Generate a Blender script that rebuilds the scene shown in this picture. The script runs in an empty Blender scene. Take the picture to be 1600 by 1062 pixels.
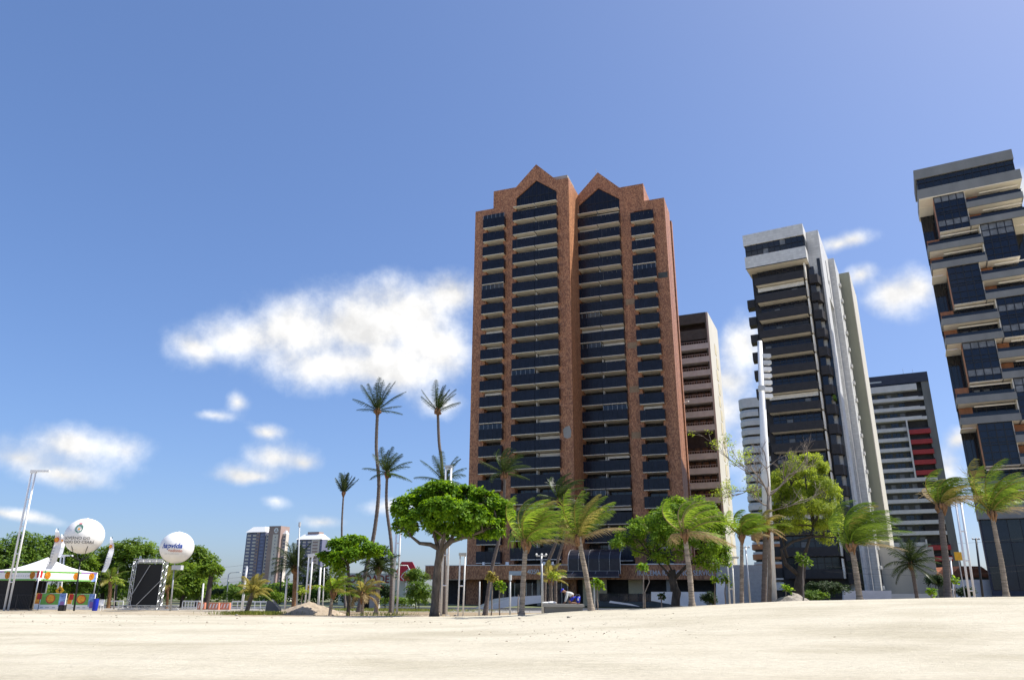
import bpy, bmesh, math, random
import numpy as np
from mathutils import Vector, Matrix, noise as mnoise
R = math.radians
SC = bpy.context.scene
COL = SC.collection
random.seed(7); np.random.seed(7)

# ------------------------------------------------------------------ camera
FPX, PITCH, ROLL, CX, CY, EYE = 1167.9, R(18.732), R(.425), 800.0, 531.0, 1.7
_F = Vector((0, math.cos(PITCH), math.sin(PITCH)))
_U0 = Vector((0, -math.sin(PITCH), math.cos(PITCH)))
_X0 = Vector((1, 0, 0))
_X = _X0 * math.cos(ROLL) + _U0 * math.sin(ROLL)
_U = _U0 * math.cos(ROLL) - _X0 * math.sin(ROLL)
CAMLOC = Vector((0, 0, EYE))
cam_d = bpy.data.cameras.new('camera'); cam = bpy.data.objects.new('camera', cam_d); COL.objects.link(cam)
cam_d.sensor_width = 36; cam_d.sensor_fit = 'HORIZONTAL'; cam_d.lens = 36 * FPX / 1600
cam_d.clip_start = .1; cam_d.clip_end = 6000
m = Matrix((( _X.x, _U.x, -_F.x, 0), (_X.y, _U.y, -_F.y, 0), (_X.z, _U.z, -_F.z, EYE), (0, 0, 0, 1)))
cam.matrix_world = m
SC.camera = cam

def ray(x, y): return _F + _X * ((x - CX) / FPX) - _U * ((y - CY) / FPX)
def at(x, y, Y):
    d = ray(x, y); return CAMLOC + d * (Y / d.y)
def azel(x, y):
    d = ray(x, y).normalized(); return math.atan2(d.x, d.y), math.asin(d.z)

# ------------------------------------------------------------------ light
SUN_EL = R(55); SUN_AZ = math.atan2(.99, .12)        # measured from +Y towards +X
S = Vector((math.sin(SUN_AZ) * math.cos(SUN_EL), math.cos(SUN_AZ) * math.cos(SUN_EL), math.sin(SUN_EL)))
sd = bpy.data.lights.new('sun', 'SUN'); sd.energy = 4.6; sd.angle = R(.53); sd.color = (1, .955, .88)
so = bpy.data.objects.new('sun', sd); COL.objects.link(so); so.location = (60, 20, 120)
so.rotation_euler = S.to_track_quat('Z', 'Y').to_euler()

SKY_STRENGTH = .135; SKY_LEVEL = 1.2; CLOUD_STRENGTH = .70; EXPOSURE = .63
SC.view_settings.view_transform = 'Standard'; SC.view_settings.look = 'None'
SC.view_settings.exposure = EXPOSURE; SC.view_settings.gamma = 1
W = bpy.data.worlds.new('World'); SC.world = W; W.use_nodes = True
nt = W.node_tree; nt.nodes.clear()
def N(tree, t, **kw):
    n = tree.nodes.new(t)
    for k, v in kw.items():
        if k.startswith('i_'):
            key = k[2:]; key = int(key) if key.isdigit() else key.replace('_', ' ')
            n.inputs[key].default_value = v
        else: setattr(n, k, v)
    return n
def LK(tree, a, b): tree.links.new(a, b)
def MATH(tree, op, a, b=None, c=None, clamp=False):
    n = tree.nodes.new('ShaderNodeMath'); n.operation = op; n.use_clamp = clamp
    for i, v in enumerate((a, b, c)):
        if v is None: continue
        if isinstance(v, (int, float)): n.inputs[i].default_value = v
        else: tree.links.new(v, n.inputs[i])
    return n.outputs[0]
sky = N(nt, 'ShaderNodeTexSky', sky_type='NISHITA', sun_disc=False)
sky.sun_elevation = SUN_EL; sky.sun_rotation = SUN_AZ
sky.air_density = .72; sky.dust_density = 1.4; sky.ozone_density = 6.0; sky.altitude = 0
hs = N(nt, 'ShaderNodeHueSaturation', i_Saturation=1.05, i_Value=1.0)
bw = N(nt, 'ShaderNodeRGBToBW'); LK(nt, sky.outputs[0], bw.inputs[0])
cmpr = MATH(nt, 'MULTIPLY', MATH(nt, 'POWER', MATH(nt, 'MAXIMUM', bw.outputs[0], .02), -.3), SKY_LEVEL)      # the camera's soft highlight response over the sky
cs_ = N(nt, 'ShaderNodeVectorMath', operation='SCALE'); LK(nt, sky.outputs[0], cs_.inputs[0]); LK(nt, cmpr, cs_.inputs['Scale'])
LK(nt, cs_.outputs[0], hs.inputs['Color'])
tint = N(nt, 'ShaderNodeMix', data_type='RGBA', blend_type='MULTIPLY'); tint.inputs[0].default_value = 1; tint.inputs[7].default_value = (1.07, 1.0, .99, 1); LK(nt, hs.outputs[0], tint.inputs[6])
bg1 = N(nt, 'ShaderNodeBackground', i_Strength=SKY_STRENGTH); LK(nt, tint.outputs[2], bg1.inputs[0])
tc = N(nt, 'ShaderNodeTexCoord'); sep = N(nt, 'ShaderNodeSeparateXYZ'); LK(nt, tc.outputs['Generated'], sep.inputs[0])
azn = MATH(nt, 'ARCTAN2', sep.outputs[0], sep.outputs[1]); eln = MATH(nt, 'ARCSINE', sep.outputs[2])
comb = N(nt, 'ShaderNodeCombineXYZ'); LK(nt, azn, comb.inputs[0]); LK(nt, eln, comb.inputs[1])
# broken fair-weather cumulus: (photo x, y, half width, half height, density)
CL = [(315,548,46,34),(385,530,70,44),(470,515,84,56),(560,512,96,66),(640,492,72,52),(700,468,44,34),(520,575,110,40),(610,572,80,40),(680,540,60,50),
      (40,712,80,34),(120,690,70,30),(190,702,58,30),(95,735,70,22),
      (330,656,48,12),(372,636,22,18),(418,676,30,12),(375,740,42,15),(430,716,48,26),(475,722,30,17),(395,742,60,13),
      (690,632,48,26),(436,784,34,13),(1310,388,40,16),(1335,380,34,18),(1345,440,34,18),(1400,470,60,30),(1440,458,40,34),(1160,530,46,48),(1140,590,50,44),(1130,640,50,40),
      (1482,735,40,44),(1500,690,30,20),(1580,300,50,34),(505,812,40,14),(620,790,60,12),(20,805,80,10),(1170,705,40,60),(1620,470,70,40)]
cl = []
for x, y, a, b in CL:
    thin = .4 if (y > 620 and x < 760) or y > 770 else (.15 if x > 1000 else 0)
    if y > 660 and x < 260: thin = .28
    az, el = azel(x, y); az2, _ = azel(x + a, y); _, el2 = azel(x, y - b)
    cl.append((az, el, abs(az2 - az) * (1 + thin * .5), abs(el2 - el) * (1 + thin * .5), thin))
rr = random.Random(3)
for k in range(22):                                    # the same kind of sky goes on all round
    az = rr.uniform(.75, 5.5); el = rr.uniform(.1, .62); w = rr.uniform(.04, .12)
    for j in range(3): cl.append(((az + rr.uniform(-.1, .1) + math.pi) % (2*math.pi) - math.pi, el + rr.uniform(-.02, .03), w * rr.uniform(.6, 1), w * rr.uniform(.35, .5), .2))
# wobble of the coordinates
nz0 = N(nt, 'ShaderNodeTexNoise', i_Scale=6.0, i_Detail=5.0); LK(nt, comb.outputs[0], nz0.inputs['Vector'])
sub = N(nt, 'ShaderNodeVectorMath', operation='SUBTRACT'); LK(nt, nz0.outputs['Color'], sub.inputs[0]); sub.inputs[1].default_value = (.5, .5, .5)
sca = N(nt, 'ShaderNodeVectorMath', operation='SCALE'); LK(nt, sub.outputs[0], sca.inputs[0]); sca.inputs['Scale'].default_value = .05
wob = N(nt, 'ShaderNodeVectorMath', operation='ADD'); LK(nt, comb.outputs[0], wob.inputs[0]); LK(nt, sca.outputs[0], wob.inputs[1])
acc = None
for az, el, ra, re, thin in cl:
    a = N(nt, 'ShaderNodeVectorMath', operation='SUBTRACT'); LK(nt, wob.outputs[0], a.inputs[0]); a.inputs[1].default_value = (az, el, 0)
    b = N(nt, 'ShaderNodeVectorMath', operation='MULTIPLY'); LK(nt, a.outputs[0], b.inputs[0]); b.inputs[1].default_value = (1/ra, 1/re, 0)
    c = N(nt, 'ShaderNodeVectorMath', operation='LENGTH'); LK(nt, b.outputs[0], c.inputs[0])
    val = MATH(nt, 'ADD', c.outputs['Value'], thin) if thin else c.outputs['Value']
    acc = val if acc is None else MATH(nt, 'SMOOTH_MIN', acc, val, .8)
nz = N(nt, 'ShaderNodeTexNoise', i_Scale=9.0, i_Detail=13.0, i_Roughness=.61); LK(nt, comb.outputs[0], nz.inputs['Vector'])
fld = MATH(nt, 'SUBTRACT', 1.1, acc)
fld = MATH(nt, 'ADD', fld, MATH(nt, 'MULTIPLY', MATH(nt, 'SUBTRACT', nz.outputs['Fac'], .5), 2.2))
mr = N(nt, 'ShaderNodeMapRange', interpolation_type='SMOOTHSTEP'); LK(nt, fld, mr.inputs[0])
mr.inputs['From Min'].default_value = -.3; mr.inputs['From Max'].default_value = .85
dens = MATH(nt, 'MULTIPLY', mr.outputs[0], .97)
# thin cloud bluish, thick cloud white
rampc = N(nt, 'ShaderNodeValToRGB'); LK(nt, fld, rampc.inputs[0])
rampc.color_ramp.elements[0].color = (.80, .88, 1, 1); rampc.color_ramp.elements[1].color = (1, .99, .97, 1); rampc.color_ramp.elements[1].position = .7
nz2 = N(nt, 'ShaderNodeTexNoise', i_Scale=11.0, i_Detail=5.0); LK(nt, comb.outputs[0], nz2.inputs['Vector'])
shv = N(nt, 'ShaderNodeMapRange'); LK(nt, nz2.outputs['Fac'], shv.inputs[0]); shv.inputs['From Min'].default_value = .3; shv.inputs['From Max'].default_value = .62; shv.inputs['To Min'].default_value = .9; shv.inputs['To Max'].default_value = 1.04
ofs = N(nt, 'ShaderNodeVectorMath', operation='ADD'); LK(nt, comb.outputs[0], ofs.inputs[0]); ofs.inputs[1].default_value = (.012, .022, 0)
nz3 = N(nt, 'ShaderNodeTexNoise', i_Scale=9.0, i_Detail=6.0, i_Roughness=.56); LK(nt, ofs.outputs[0], nz3.inputs['Vector'])
rel = N(nt, 'ShaderNodeMapRange'); LK(nt, MATH(nt, 'SUBTRACT', nz.outputs['Fac'], nz3.outputs['Fac']), rel.inputs[0]); rel.inputs['From Min'].default_value = -.12; rel.inputs['From Max'].default_value = .08; rel.inputs['To Min'].default_value = .80; rel.inputs['To Max'].default_value = 1.04  # offset noise paints sunlit and shaded sides into the clouds
cstr = MATH(nt, 'MULTIPLY', MATH(nt, 'MULTIPLY', shv.outputs[0], rel.outputs[0]), CLOUD_STRENGTH)
bg2 = N(nt, 'ShaderNodeBackground'); LK(nt, rampc.outputs[0], bg2.inputs[0]); LK(nt, cstr, bg2.inputs[1])
mix = N(nt, 'ShaderNodeMixShader'); LK(nt, dens, mix.inputs[0]); LK(nt, bg1.outputs[0], mix.inputs[1]); LK(nt, bg2.outputs[0], mix.inputs[2])
wo = N(nt, 'ShaderNodeOutputWorld'); LK(nt, mix.outputs[0], wo.inputs[0])

# ------------------------------------------------------------------ materials
M = {}
def mat(name, col, rough=.65, var=.14, scale=2.0, spec=.4, metal=0.0, bump=0.0, bscale=30.0, col2=None, stretch=(1,1,1), detail=5.0):
    m = bpy.data.materials.new(name); m.use_nodes = True; t = m.node_tree
    bs = t.nodes['Principled BSDF']; bs.inputs['Roughness'].default_value = rough; bs.inputs['Metallic'].default_value = metal
    bs.inputs['Specular IOR Level'].default_value = spec
    g = N(t, 'ShaderNodeNewGeometry'); vm = N(t, 'ShaderNodeVectorMath', operation='MULTIPLY'); LK(t, g.outputs['Position'], vm.inputs[0]); vm.inputs[1].default_value = stretch
    nz = N(t, 'ShaderNodeTexNoise', i_Scale=scale, i_Detail=detail, i_Roughness=.6); LK(t, vm.outputs[0], nz.inputs['Vector'])
    rp = N(t, 'ShaderNodeValToRGB'); LK(t, nz.outputs['Fac'], rp.inputs[0])
    a = tuple(c * (1 - var) for c in col); b = tuple(min(1, c * (1 + var)) for c in (col2 or col))
    rp.color_ramp.elements[0].position = .32; rp.color_ramp.elements[1].position = .68
    rp.color_ramp.elements[0].color = a + (1,); rp.color_ramp.elements[1].color = b + (1,)
    LK(t, rp.outputs[0], bs.inputs['Base Color'])
    if bump:
        n2 = N(t, 'ShaderNodeTexNoise', i_Scale=bscale, i_Detail=6.0); LK(t, vm.outputs[0], n2.inputs['Vector'])
        bp = N(t, 'ShaderNodeBump', i_Strength=bump, i_Distance=.05); LK(t, n2.outputs['Fac'], bp.inputs['Height']); LK(t, bp.outputs[0], bs.inputs['Normal'])
    M[name] = m; return m
def leafmat(name, c1, c2, trans=.38, rough=.55):
    m = bpy.data.materials.new(name); m.use_nodes = True; t = m.node_tree
    bs = t.nodes['Principled BSDF']; bs.inputs['Roughness'].default_value = rough; bs.inputs['Specular IOR Level'].default_value = .18
    g = N(t, 'ShaderNodeNewGeometry'); rp = N(t, 'ShaderNodeValToRGB'); LK(t, g.outputs['Random Per Island'], rp.inputs[0])
    rp.color_ramp.elements[0].color = tuple(c1) + (1,); rp.color_ramp.elements[1].color = tuple(c2) + (1,)
    LK(t, rp.outputs[0], bs.inputs['Base Color'])
    tr = N(t, 'ShaderNodeBsdfTranslucent'); hv = N(t, 'ShaderNodeHueSaturation', i_Hue=.485, i_Saturation=1.05, i_Value=1.7); LK(t, rp.outputs[0], hv.inputs['Color']); LK(t, hv.outputs[0], tr.inputs[0])
    mx = N(t, 'ShaderNodeMixShader', i_0=trans); LK(t, bs.outputs[0], mx.inputs[1]); LK(t, tr.outputs[0], mx.inputs[2])
    LK(t, mx.outputs[0], t.nodes['Material Output'].inputs[0]); M[name] = m; return m
def tilemat(name, c1, c2, c3, cell=(.22, .22, .3), rough=.5, streak=.25, joint=None, wts=(.25, .6)):
    """small mottled facing tiles: each tile one tone of its own, weather streaks over them"""
    m = bpy.data.materials.new(name); m.use_nodes = True; t = m.node_tree
    bs = t.nodes['Principled BSDF']; bs.inputs['Roughness'].default_value = rough
    tcn = N(t, 'ShaderNodeTexCoord'); vm = N(t, 'ShaderNodeVectorMath', operation='DIVIDE'); LK(t, tcn.outputs['Object'], vm.inputs[0]); vm.inputs[1].default_value = cell
    off = N(t, 'ShaderNodeVectorMath', operation='ADD'); LK(t, vm.outputs[0], off.inputs[0]); off.inputs[1].default_value = (.31, .31, .31)
    fl = N(t, 'ShaderNodeVectorMath', operation='FLOOR'); LK(t, off.outputs[0], fl.inputs[0])
    wn = N(t, 'ShaderNodeTexWhiteNoise', noise_dimensions='3D'); LK(t, fl.outputs[0], wn.inputs['Vector'])
    nz = N(t, 'ShaderNodeTexNoise', i_Scale=1.6, i_Detail=4.0); LK(t, tcn.outputs['Object'], nz.inputs['Vector'])
    s = MATH(t, 'ADD', MATH(t, 'MULTIPLY', wn.outputs['Value'], .72), MATH(t, 'MULTIPLY', nz.outputs['Fac'], .42))
    rp = N(t, 'ShaderNodeValToRGB'); LK(t, s, rp.inputs[0]); e = rp.color_ramp.elements
    e[0].position = wts[0]; e[0].color = tuple(c1) + (1,); e[1].position = .95; e[1].color = tuple(c3) + (1,)
    k = e.new(wts[1]); k.color = tuple(c2) + (1,)
    colr = rp.outputs[0]
    if joint:
        fr = N(t, 'ShaderNodeVectorMath', operation='FRACTION'); LK(t, off.outputs[0], fr.inputs[0]); sp = N(t, 'ShaderNodeSeparateXYZ'); LK(t, fr.outputs[0], sp.inputs[0])
        jz = MATH(t, 'LESS_THAN', sp.outputs[2], .1); jm = N(t, 'ShaderNodeMix', data_type='RGBA'); LK(t, jz, jm.inputs[0]); LK(t, colr, jm.inputs[6]); jm.inputs[7].default_value = tuple(joint) + (1,); colr = jm.outputs[2]
    vs = N(t, 'ShaderNodeVectorMath', operation='MULTIPLY'); LK(t, tcn.outputs['Object'], vs.inputs[0]); vs.inputs[1].default_value = (1.1, 1.1, .06)
    st = N(t, 'ShaderNodeTexNoise', i_Scale=1.0, i_Detail=6.0, i_Roughness=.7); LK(t, vs.outputs[0], st.inputs['Vector'])
    mrn = N(t, 'ShaderNodeMapRange'); LK(t, st.outputs['Fac'], mrn.inputs[0]); mrn.inputs['From Min'].default_value = .35; mrn.inputs['From Max'].default_value = .65; mrn.inputs['To Min'].default_value = 1 - streak; mrn.inputs['To Max'].default_value = 1.06
    mu = N(t, 'ShaderNodeMix', data_type='RGBA', blend_type='MULTIPLY'); mu.inputs[0].default_value = 1
    LK(t, colr, mu.inputs[6]); LK(t, mrn.outputs[0], mu.inputs[7]); LK(t, mu.outputs[2], bs.inputs['Base Color']); M[name] = m; return m

tilemat('brick_tile', (.18,.072,.034), (.40,.165,.072), (.56,.275,.13), cell=(.13,.13,.26), wts=(.15,.55))
tilemat('white_tile', (.57,.57,.55), (.63,.63,.61), (.68,.68,.66), cell=(.42,.42,.42), streak=.07, joint=(.52,.51,.49))
mat('soffit', (.88,.82,.70), .7, .06, .6)
mat('plaster', (.74,.73,.70), .75, .08, .8)
mat('white_paint', (.82,.82,.81), .45, .04, 3)
mat('panel_glass', (.010,.013,.024), .25, .3, .9, spec=.28)
mat('dark_glass', (.012,.014,.018), .07, .3, .7, spec=.6)
mat('blue_glass', (.010,.014,.027), .07, .3, .7, spec=.5)
mat('curtain', (.17,.18,.19), .35, .35, 1.5)  # darkened: the shade of rooms behind glass is put into this colour
mat('old_tile', (.30,.20,.115), .6, .25, 3)
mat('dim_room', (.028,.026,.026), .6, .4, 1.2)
mat('dark_metal', (.018,.019,.023), .4, .2, 3)
mat('charcoal', (.028,.025,.025), .55, .2, 1.5, bump=.2)
mat('concrete', (.30,.29,.27), .8, .14, .5, bump=.2, bscale=8, stretch=(1,1,.25))
mat('dark_concrete', (.155,.155,.15), .75, .15, .5, stretch=(1,1,.3))
mat('grey_band', (.215,.22,.215), .7, .12, .5, stretch=(1,1,.3))
mat('olive_concrete', (.36,.36,.27), .8, .12, .35, stretch=(1,1,.15))
mat('pink_band', (.58,.63,.61), .7, .1, .8)
mat('beige_panel', (.60,.53,.36), .7, .1, 1)
mat('cream_side', (.58,.55,.48), .75, .08, .5, stretch=(1,1,.2))
mat('brown_wall', (.078,.085,.08), .75, .2, 1)
mat('pale_band', (.62,.59,.57), .7, .08, .7)
mat('red_band', (.36,.035,.035), .55, .12, .8)
mat('orange_band', (.42,.17,.07), .6, .15, .8)
mat('orange_wood', (.36,.15,.07), .55, .2, 1, stretch=(3,3,.4))
mat('navy_band', (.035,.04,.065), .5, .15, 1)
mat('far_blue_hazed', (.16,.165,.25), .7, .1, .1)  # far blue, brown and cream are lightened to stand in for distance haze
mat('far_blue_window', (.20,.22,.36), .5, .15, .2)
mat('far_brown_hazed', (.36,.26,.23), .7, .1, .1)
mat('far_cream_hazed', (.66,.59,.52), .7, .08, .1)
mat('steel', (.55,.56,.57), .35, .12, 4, metal=.7)
mat('galvanised', (.42,.43,.44), .45, .15, 4, metal=.5)
mat('asphalt', (.05,.05,.052), .9, .2, 2, bump=.3)
mat('paving', (.30,.28,.25), .85, .15, 1.5)
mat('kerb', (.42,.41,.39), .8, .12, 2)
mat('earth', (.17,.14,.09), .95, .35, .08, col2=(.10,.13,.05))
mat('bark_grey', (.115,.092,.075), .9, .4, 5, bump=.7, bscale=9, stretch=(1,1,.35))
mat('bark_dark', (.06,.05,.042), .9, .4, 5, bump=.7, bscale=9, stretch=(1,1,.35))
mat('bark_pale', (.25,.205,.17), .9, .35, 5, bump=.5, bscale=9, stretch=(1,1,.5))
mat('palm_trunk', (.30,.245,.19), .9, .5, 2.2, bump=1, bscale=6, stretch=(.6,.6,5))
mat('palm_trunk_dark', (.145,.12,.105), .9, .3, 3, bump=.8, bscale=7, stretch=(.6,.6,4))
mat('palm_fibre', (.22,.12,.06), .9, .4, 4, bump=.6, bscale=14)
mat('dry_frond', (.40,.28,.17), .8, .3, 3)
leafmat('almond_leaf', (.045,.115,.008), (.20,.35,.025), .46)
leafmat('almond_leaf_light', (.065,.15,.014), (.24,.37,.04), .46)
leafmat('tree_leaf', (.045,.10,.014), (.15,.24,.03), .38)
leafmat('tree_leaf_light', (.07,.14,.014), (.19,.28,.03), .38)
leafmat('feather_leaf', (.15,.22,.025), (.34,.42,.06), .5)
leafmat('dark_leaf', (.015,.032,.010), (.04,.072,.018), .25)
leafmat('palm_leaf', (.10,.20,.02), (.27,.38,.045), .45, .4)
leafmat('palm_leaf_green', (.05,.10,.015), (.15,.22,.03), .4, .4)
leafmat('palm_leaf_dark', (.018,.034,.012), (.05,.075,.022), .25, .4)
leafmat('palm_leaf_yellow', (.20,.19,.04), (.36,.32,.09), .42, .4)
leafmat('palm_leaf_dry', (.22,.16,.07), (.42,.34,.18), .3, .7)
leafmat('grass_blade', (.09,.13,.02), (.24,.26,.06), .35, .6)
mat('balloon_skin', (.86,.855,.83), .35, .03, 1.5)
mat('canvas', (.86,.86,.85), .6, .03, 1)
mat('mesh_black', (.012,.012,.013), .8, .3, 6)
mat('screen_black', (.006,.006,.007), .5, .2, 8)
mat('orange_print', (.80,.22,.02), .5, .15, 4, col2=(.85,.45,.04))
mat('red_print', (.55,.03,.03), .5, .1, 4)
mat('green_print', (.16,.42,.08), .5, .15, 4)
mat('blue_print', (.12,.22,.62), .5, .3, 3, col2=(.3,.45,.75))
mat('navy_print', (.02,.07,.36), .5, .05, 4)
mat('purple_print', (.30,.16,.42), .5, .2, 3)
mat('grey_print', (.16,.16,.17), .5, .1, 4)
mat('crest_green', (.10,.22,.17), .5, .3, 8)
mat('sign_grey', (.5,.52,.54), .5, .06, 2)
mat('sign_yellow', (.72,.40,.02), .5, .08, 3)
mat('letter_red', (.15,.02,.022), .5, .06, 1)
mat('awning', (.024,.023,.030), .4, .25, 2)
mat('sign_red', (.44,.015,.035), .45, .06, 1)
mat('sign_wall', (.42,.47,.44), .7, .06, .5)
mat('roof_tile', (.34,.13,.07), .8, .25, 2.5)
mat('barrier_orange', (.62,.24,.15), .6, .1, 3)
mat('bucket_blue', (.01,.03,.45), .4, .1, 3)
mat('skin', (.28,.14,.085), .6, .1, 8)
mat('shirt_grey', (.56,.56,.55), .85, .12, 9, bump=.4)
mat('shorts_blue', (.01,.025,.34), .8, .15, 9)
mat('tank_grey', (.33,.33,.32), .8, .12, 2)

# one sheet of beach sand: wind-packed tones, darker dirt where the promenade planting starts
def sandmat():
    m = bpy.data.materials.new('sand'); m.use_nodes = True; t = m.node_tree; bs = t.nodes['Principled BSDF']; bs.inputs['Roughness'].default_value = .95; bs.inputs['Specular IOR Level'].default_value = .15
    g = N(t, 'ShaderNodeNewGeometry'); vm = N(t, 'ShaderNodeVectorMath', operation='MULTIPLY'); LK(t, g.outputs['Position'], vm.inputs[0]); vm.inputs[1].default_value = (.45, 1, 1)
    nz = N(t, 'ShaderNodeTexNoise', i_Scale=.28, i_Detail=7.0, i_Roughness=.62); LK(t, vm.outputs[0], nz.inputs['Vector'])
    rp = N(t, 'ShaderNodeValToRGB'); LK(t, nz.outputs['Fac'], rp.inputs[0]); e = rp.color_ramp.elements
    e[0].position = .33; e[0].color = (.425,.385,.29,1); e[1].position = .56; e[1].color = (.545,.50,.395,1)
    nf = N(t, 'ShaderNodeTexNoise', i_Scale=5.5, i_Detail=8.0, i_Roughness=.75); LK(t, g.outputs['Position'], nf.inputs['Vector'])
    mf = N(t, 'ShaderNodeMapRange'); LK(t, nf.outputs['Fac'], mf.inputs[0]); mf.inputs['From Min'].default_value = .3; mf.inputs['From Max'].default_value = .6; mf.inputs['To Min'].default_value = .86; mf.inputs['To Max'].default_value = 1.03
    mu = N(t, 'ShaderNodeMix', data_type='RGBA', blend_type='MULTIPLY'); mu.inputs[0].default_value = 1; LK(t, rp.outputs[0], mu.inputs[6]); LK(t, mf.outputs[0], mu.inputs[7])
    # earth mixed into the sand near the trees
    at_ = N(t, 'ShaderNodeAttribute', attribute_name='dirt'); nd = N(t, 'ShaderNodeTexNoise', i_Scale=1.1, i_Detail=8.0, i_Roughness=.7); LK(t, g.outputs['Position'], nd.inputs['Vector'])
    dm = MATH(t, 'ADD', at_.outputs['Fac'], MATH(t, 'MULTIPLY', MATH(t, 'SUBTRACT', nd.outputs['Fac'], .5), 1.5)); dmr = N(t, 'ShaderNodeMapRange'); LK(t, dm, dmr.inputs[0]); dmr.inputs['From Min'].default_value = .35; dmr.inputs['From Max'].default_value = .85
    gate = MATH(t, 'MULTIPLY', dmr.outputs[0], MATH(t, 'GREATER_THAN', at_.outputs['Fac'], .02))
    md = N(t, 'ShaderNodeMix', data_type='RGBA'); LK(t, gate, md.inputs[0]); LK(t, mu.outputs[2], md.inputs[6]); md.inputs[7].default_value = (.30,.235,.155,1)
    LK(t, md.outputs[2], bs.inputs['Base Color'])
    n2 = N(t, 'ShaderNodeTexNoise', i_Scale=2.2, i_Detail=9.0, i_Roughness=.72); LK(t, vm.outputs[0], n2.inputs['Vector'])
    bp = N(t, 'ShaderNodeBump', i_Strength=.8, i_Distance=.16); LK(t, n2.outputs['Fac'], bp.inputs['Height']); LK(t, bp.outputs[0], bs.inputs['Normal']); M['sand'] = m
sandmat()

# ------------------------------------------------------------------ mesh helpers
class MB:
    def __init__(s): s.v = []; s.f = []; s.mi = []; s.cur = 0
    def face(s, pts):
        i = len(s.v); s.v += [tuple(p) for p in pts]; s.f.append(tuple(range(i, i + len(pts)))); s.mi.append(s.cur)
    def box(s, x0, x1, y0, y1, z0, z1):
        i = len(s.v); s.v += [(x0,y0,z0),(x1,y0,z0),(x1,y1,z0),(x0,y1,z0),(x0,y0,z1),(x1,y0,z1),(x1,y1,z1),(x0,y1,z1)]
        for q in ((0,3,2,1),(4,5,6,7),(0,1,5,4),(1,2,6,5),(2,3,7,6),(3,0,4,7)): s.f.append(tuple(i + k for k in q)); s.mi.append(s.cur)
        return s
    def prism(s, poly, y0, y1):
        """polygon in the x-z plane (counter-clockwise seen from -y), from y0 (front) to y1"""
        n = len(poly); i = len(s.v)
        s.v += [(x, y0, z) for x, z in poly] + [(x, y1, z) for x, z in poly]
        s.f.append(tuple(range(i, i + n))); s.mi.append(s.cur); s.f.append(tuple(i + n + k for k in reversed(range(n)))); s.mi.append(s.cur)
        for k in range(n):
            a, b = k, (k + 1) % n; s.f.append((i + a, i + n + a, i + n + b, i + b)); s.mi.append(s.cur)
        return s
    def extrude_z(s, poly, z0, z1):
        n = len(poly); i = len(s.v)
        s.v += [(x, y, z0) for x, y in poly] + [(x, y, z1) for x, y in poly]
        s.f.append(tuple(i + k for k in reversed(range(n)))); s.mi.append(s.cur); s.f.append(tuple(i + n + k for k in range(n))); s.mi.append(s.cur)
        for k in range(n):
            a, b = k, (k + 1) % n; s.f.append((i + a, i + b, i + n + b, i + n + a)); s.mi.append(s.cur)
        return s
    def tube(s, path, rad, n=8, cap=True):
        path = [Vector(p) for p in path]; k = len(path)
        if not hasattr(rad, '__len__'): rad = [rad] * k
        i0 = len(s.v); prev = None
        for j in range(k):
            d = (path[min(j + 1, k - 1)] - path[max(j - 1, 0)])
            d = d.normalized() if d.length > 1e-9 else Vector((0, 0, 1))
            if prev is None: ref = Vector((1, 0, 0)) if abs(d.x) < .9 else Vector((0, 1, 0)); a = d.cross(ref).normalized()
            else: a = (prev - d * prev.dot(d)); a = a.normalized() if a.length > 1e-6 else d.orthogonal().normalized()
            prev = a; b = d.cross(a)
            for q in range(n):
                t = 2 * math.pi * q / n; s.v.append(tuple(path[j] + (a * math.cos(t) + b * math.sin(t)) * rad[j]))
        for j in range(k - 1):
            for q in range(n):
                a = i0 + j * n + q; b = i0 + j * n + (q + 1) % n; s.f.append((a, b, b + n, a + n)); s.mi.append(s.cur)
        if cap:
            s.f.append(tuple(i0 + q for q in reversed(range(n)))); s.mi.append(s.cur); s.f.append(tuple(i0 + (k - 1) * n + q for q in range(n))); s.mi.append(s.cur)
        return s
    def sphere(s, c, r, nu=24, nv=14, sz=1.0):
        i0 = len(s.v); c = Vector(c)
        for a in range(nv + 1):
            th = math.pi * a / nv
            for b in range(nu):
                ph = 2 * math.pi * b / nu; s.v.append((c.x + r * math.sin(th) * math.cos(ph), c.y + r * math.sin(th) * math.sin(ph), c.z + r * sz * math.cos(th)))
        for a in range(nv):
            for b in range(nu):
                p = i0 + a * nu + b; q = i0 + a * nu + (b + 1) % nu; s.f.append((p, p + nu, q + nu, q)); s.mi.append(s.cur)
        return s
    def disc(s, c, r, y, n=24, ry=None):
        s.face([(c[0] + r * math.cos(-2*math.pi*k/n), y, c[1] + (ry or r) * math.sin(2*math.pi*k/n)) for k in range(n)]); return s
    def mesh(s, name, mats, smooth=False):
        me = bpy.data.meshes.new(name); me.from_pydata(s.v, [], s.f)
        for mt in (mats if isinstance(mats, (list, tuple)) else [mats]): me.materials.append(M[mt])
        if any(s.mi): me.polygons.foreach_set('material_index', s.mi)
        if smooth: me.polygons.foreach_set('use_smooth', [True] * len(me.polygons))
        me.update(); return me
    def build(s, name, mats, parent=None, smooth=False): return obj(name, s.mesh(name, mats, smooth), parent)
def obj(name, me, parent=None, loc=None, rot=None):
    o = bpy.data.objects.new(name, me); COL.objects.link(o)
    if parent is not None: o.parent = parent
    if loc is not None: o.location = loc
    if rot is not None: o.rotation_euler = rot
    return o
def tag(o, label=None, cat=None, group=None, kind=None):
    for k, v in (('label', label), ('category', cat), ('group', group), ('kind', kind)):
        if v: o[k] = v
    return o
def thing(name, label, cat, loc=(0,0,0), rz=0, group=None):
    o = obj(name, None, None, loc, (0, 0, rz)); return tag(o, label, cat, group)
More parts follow.
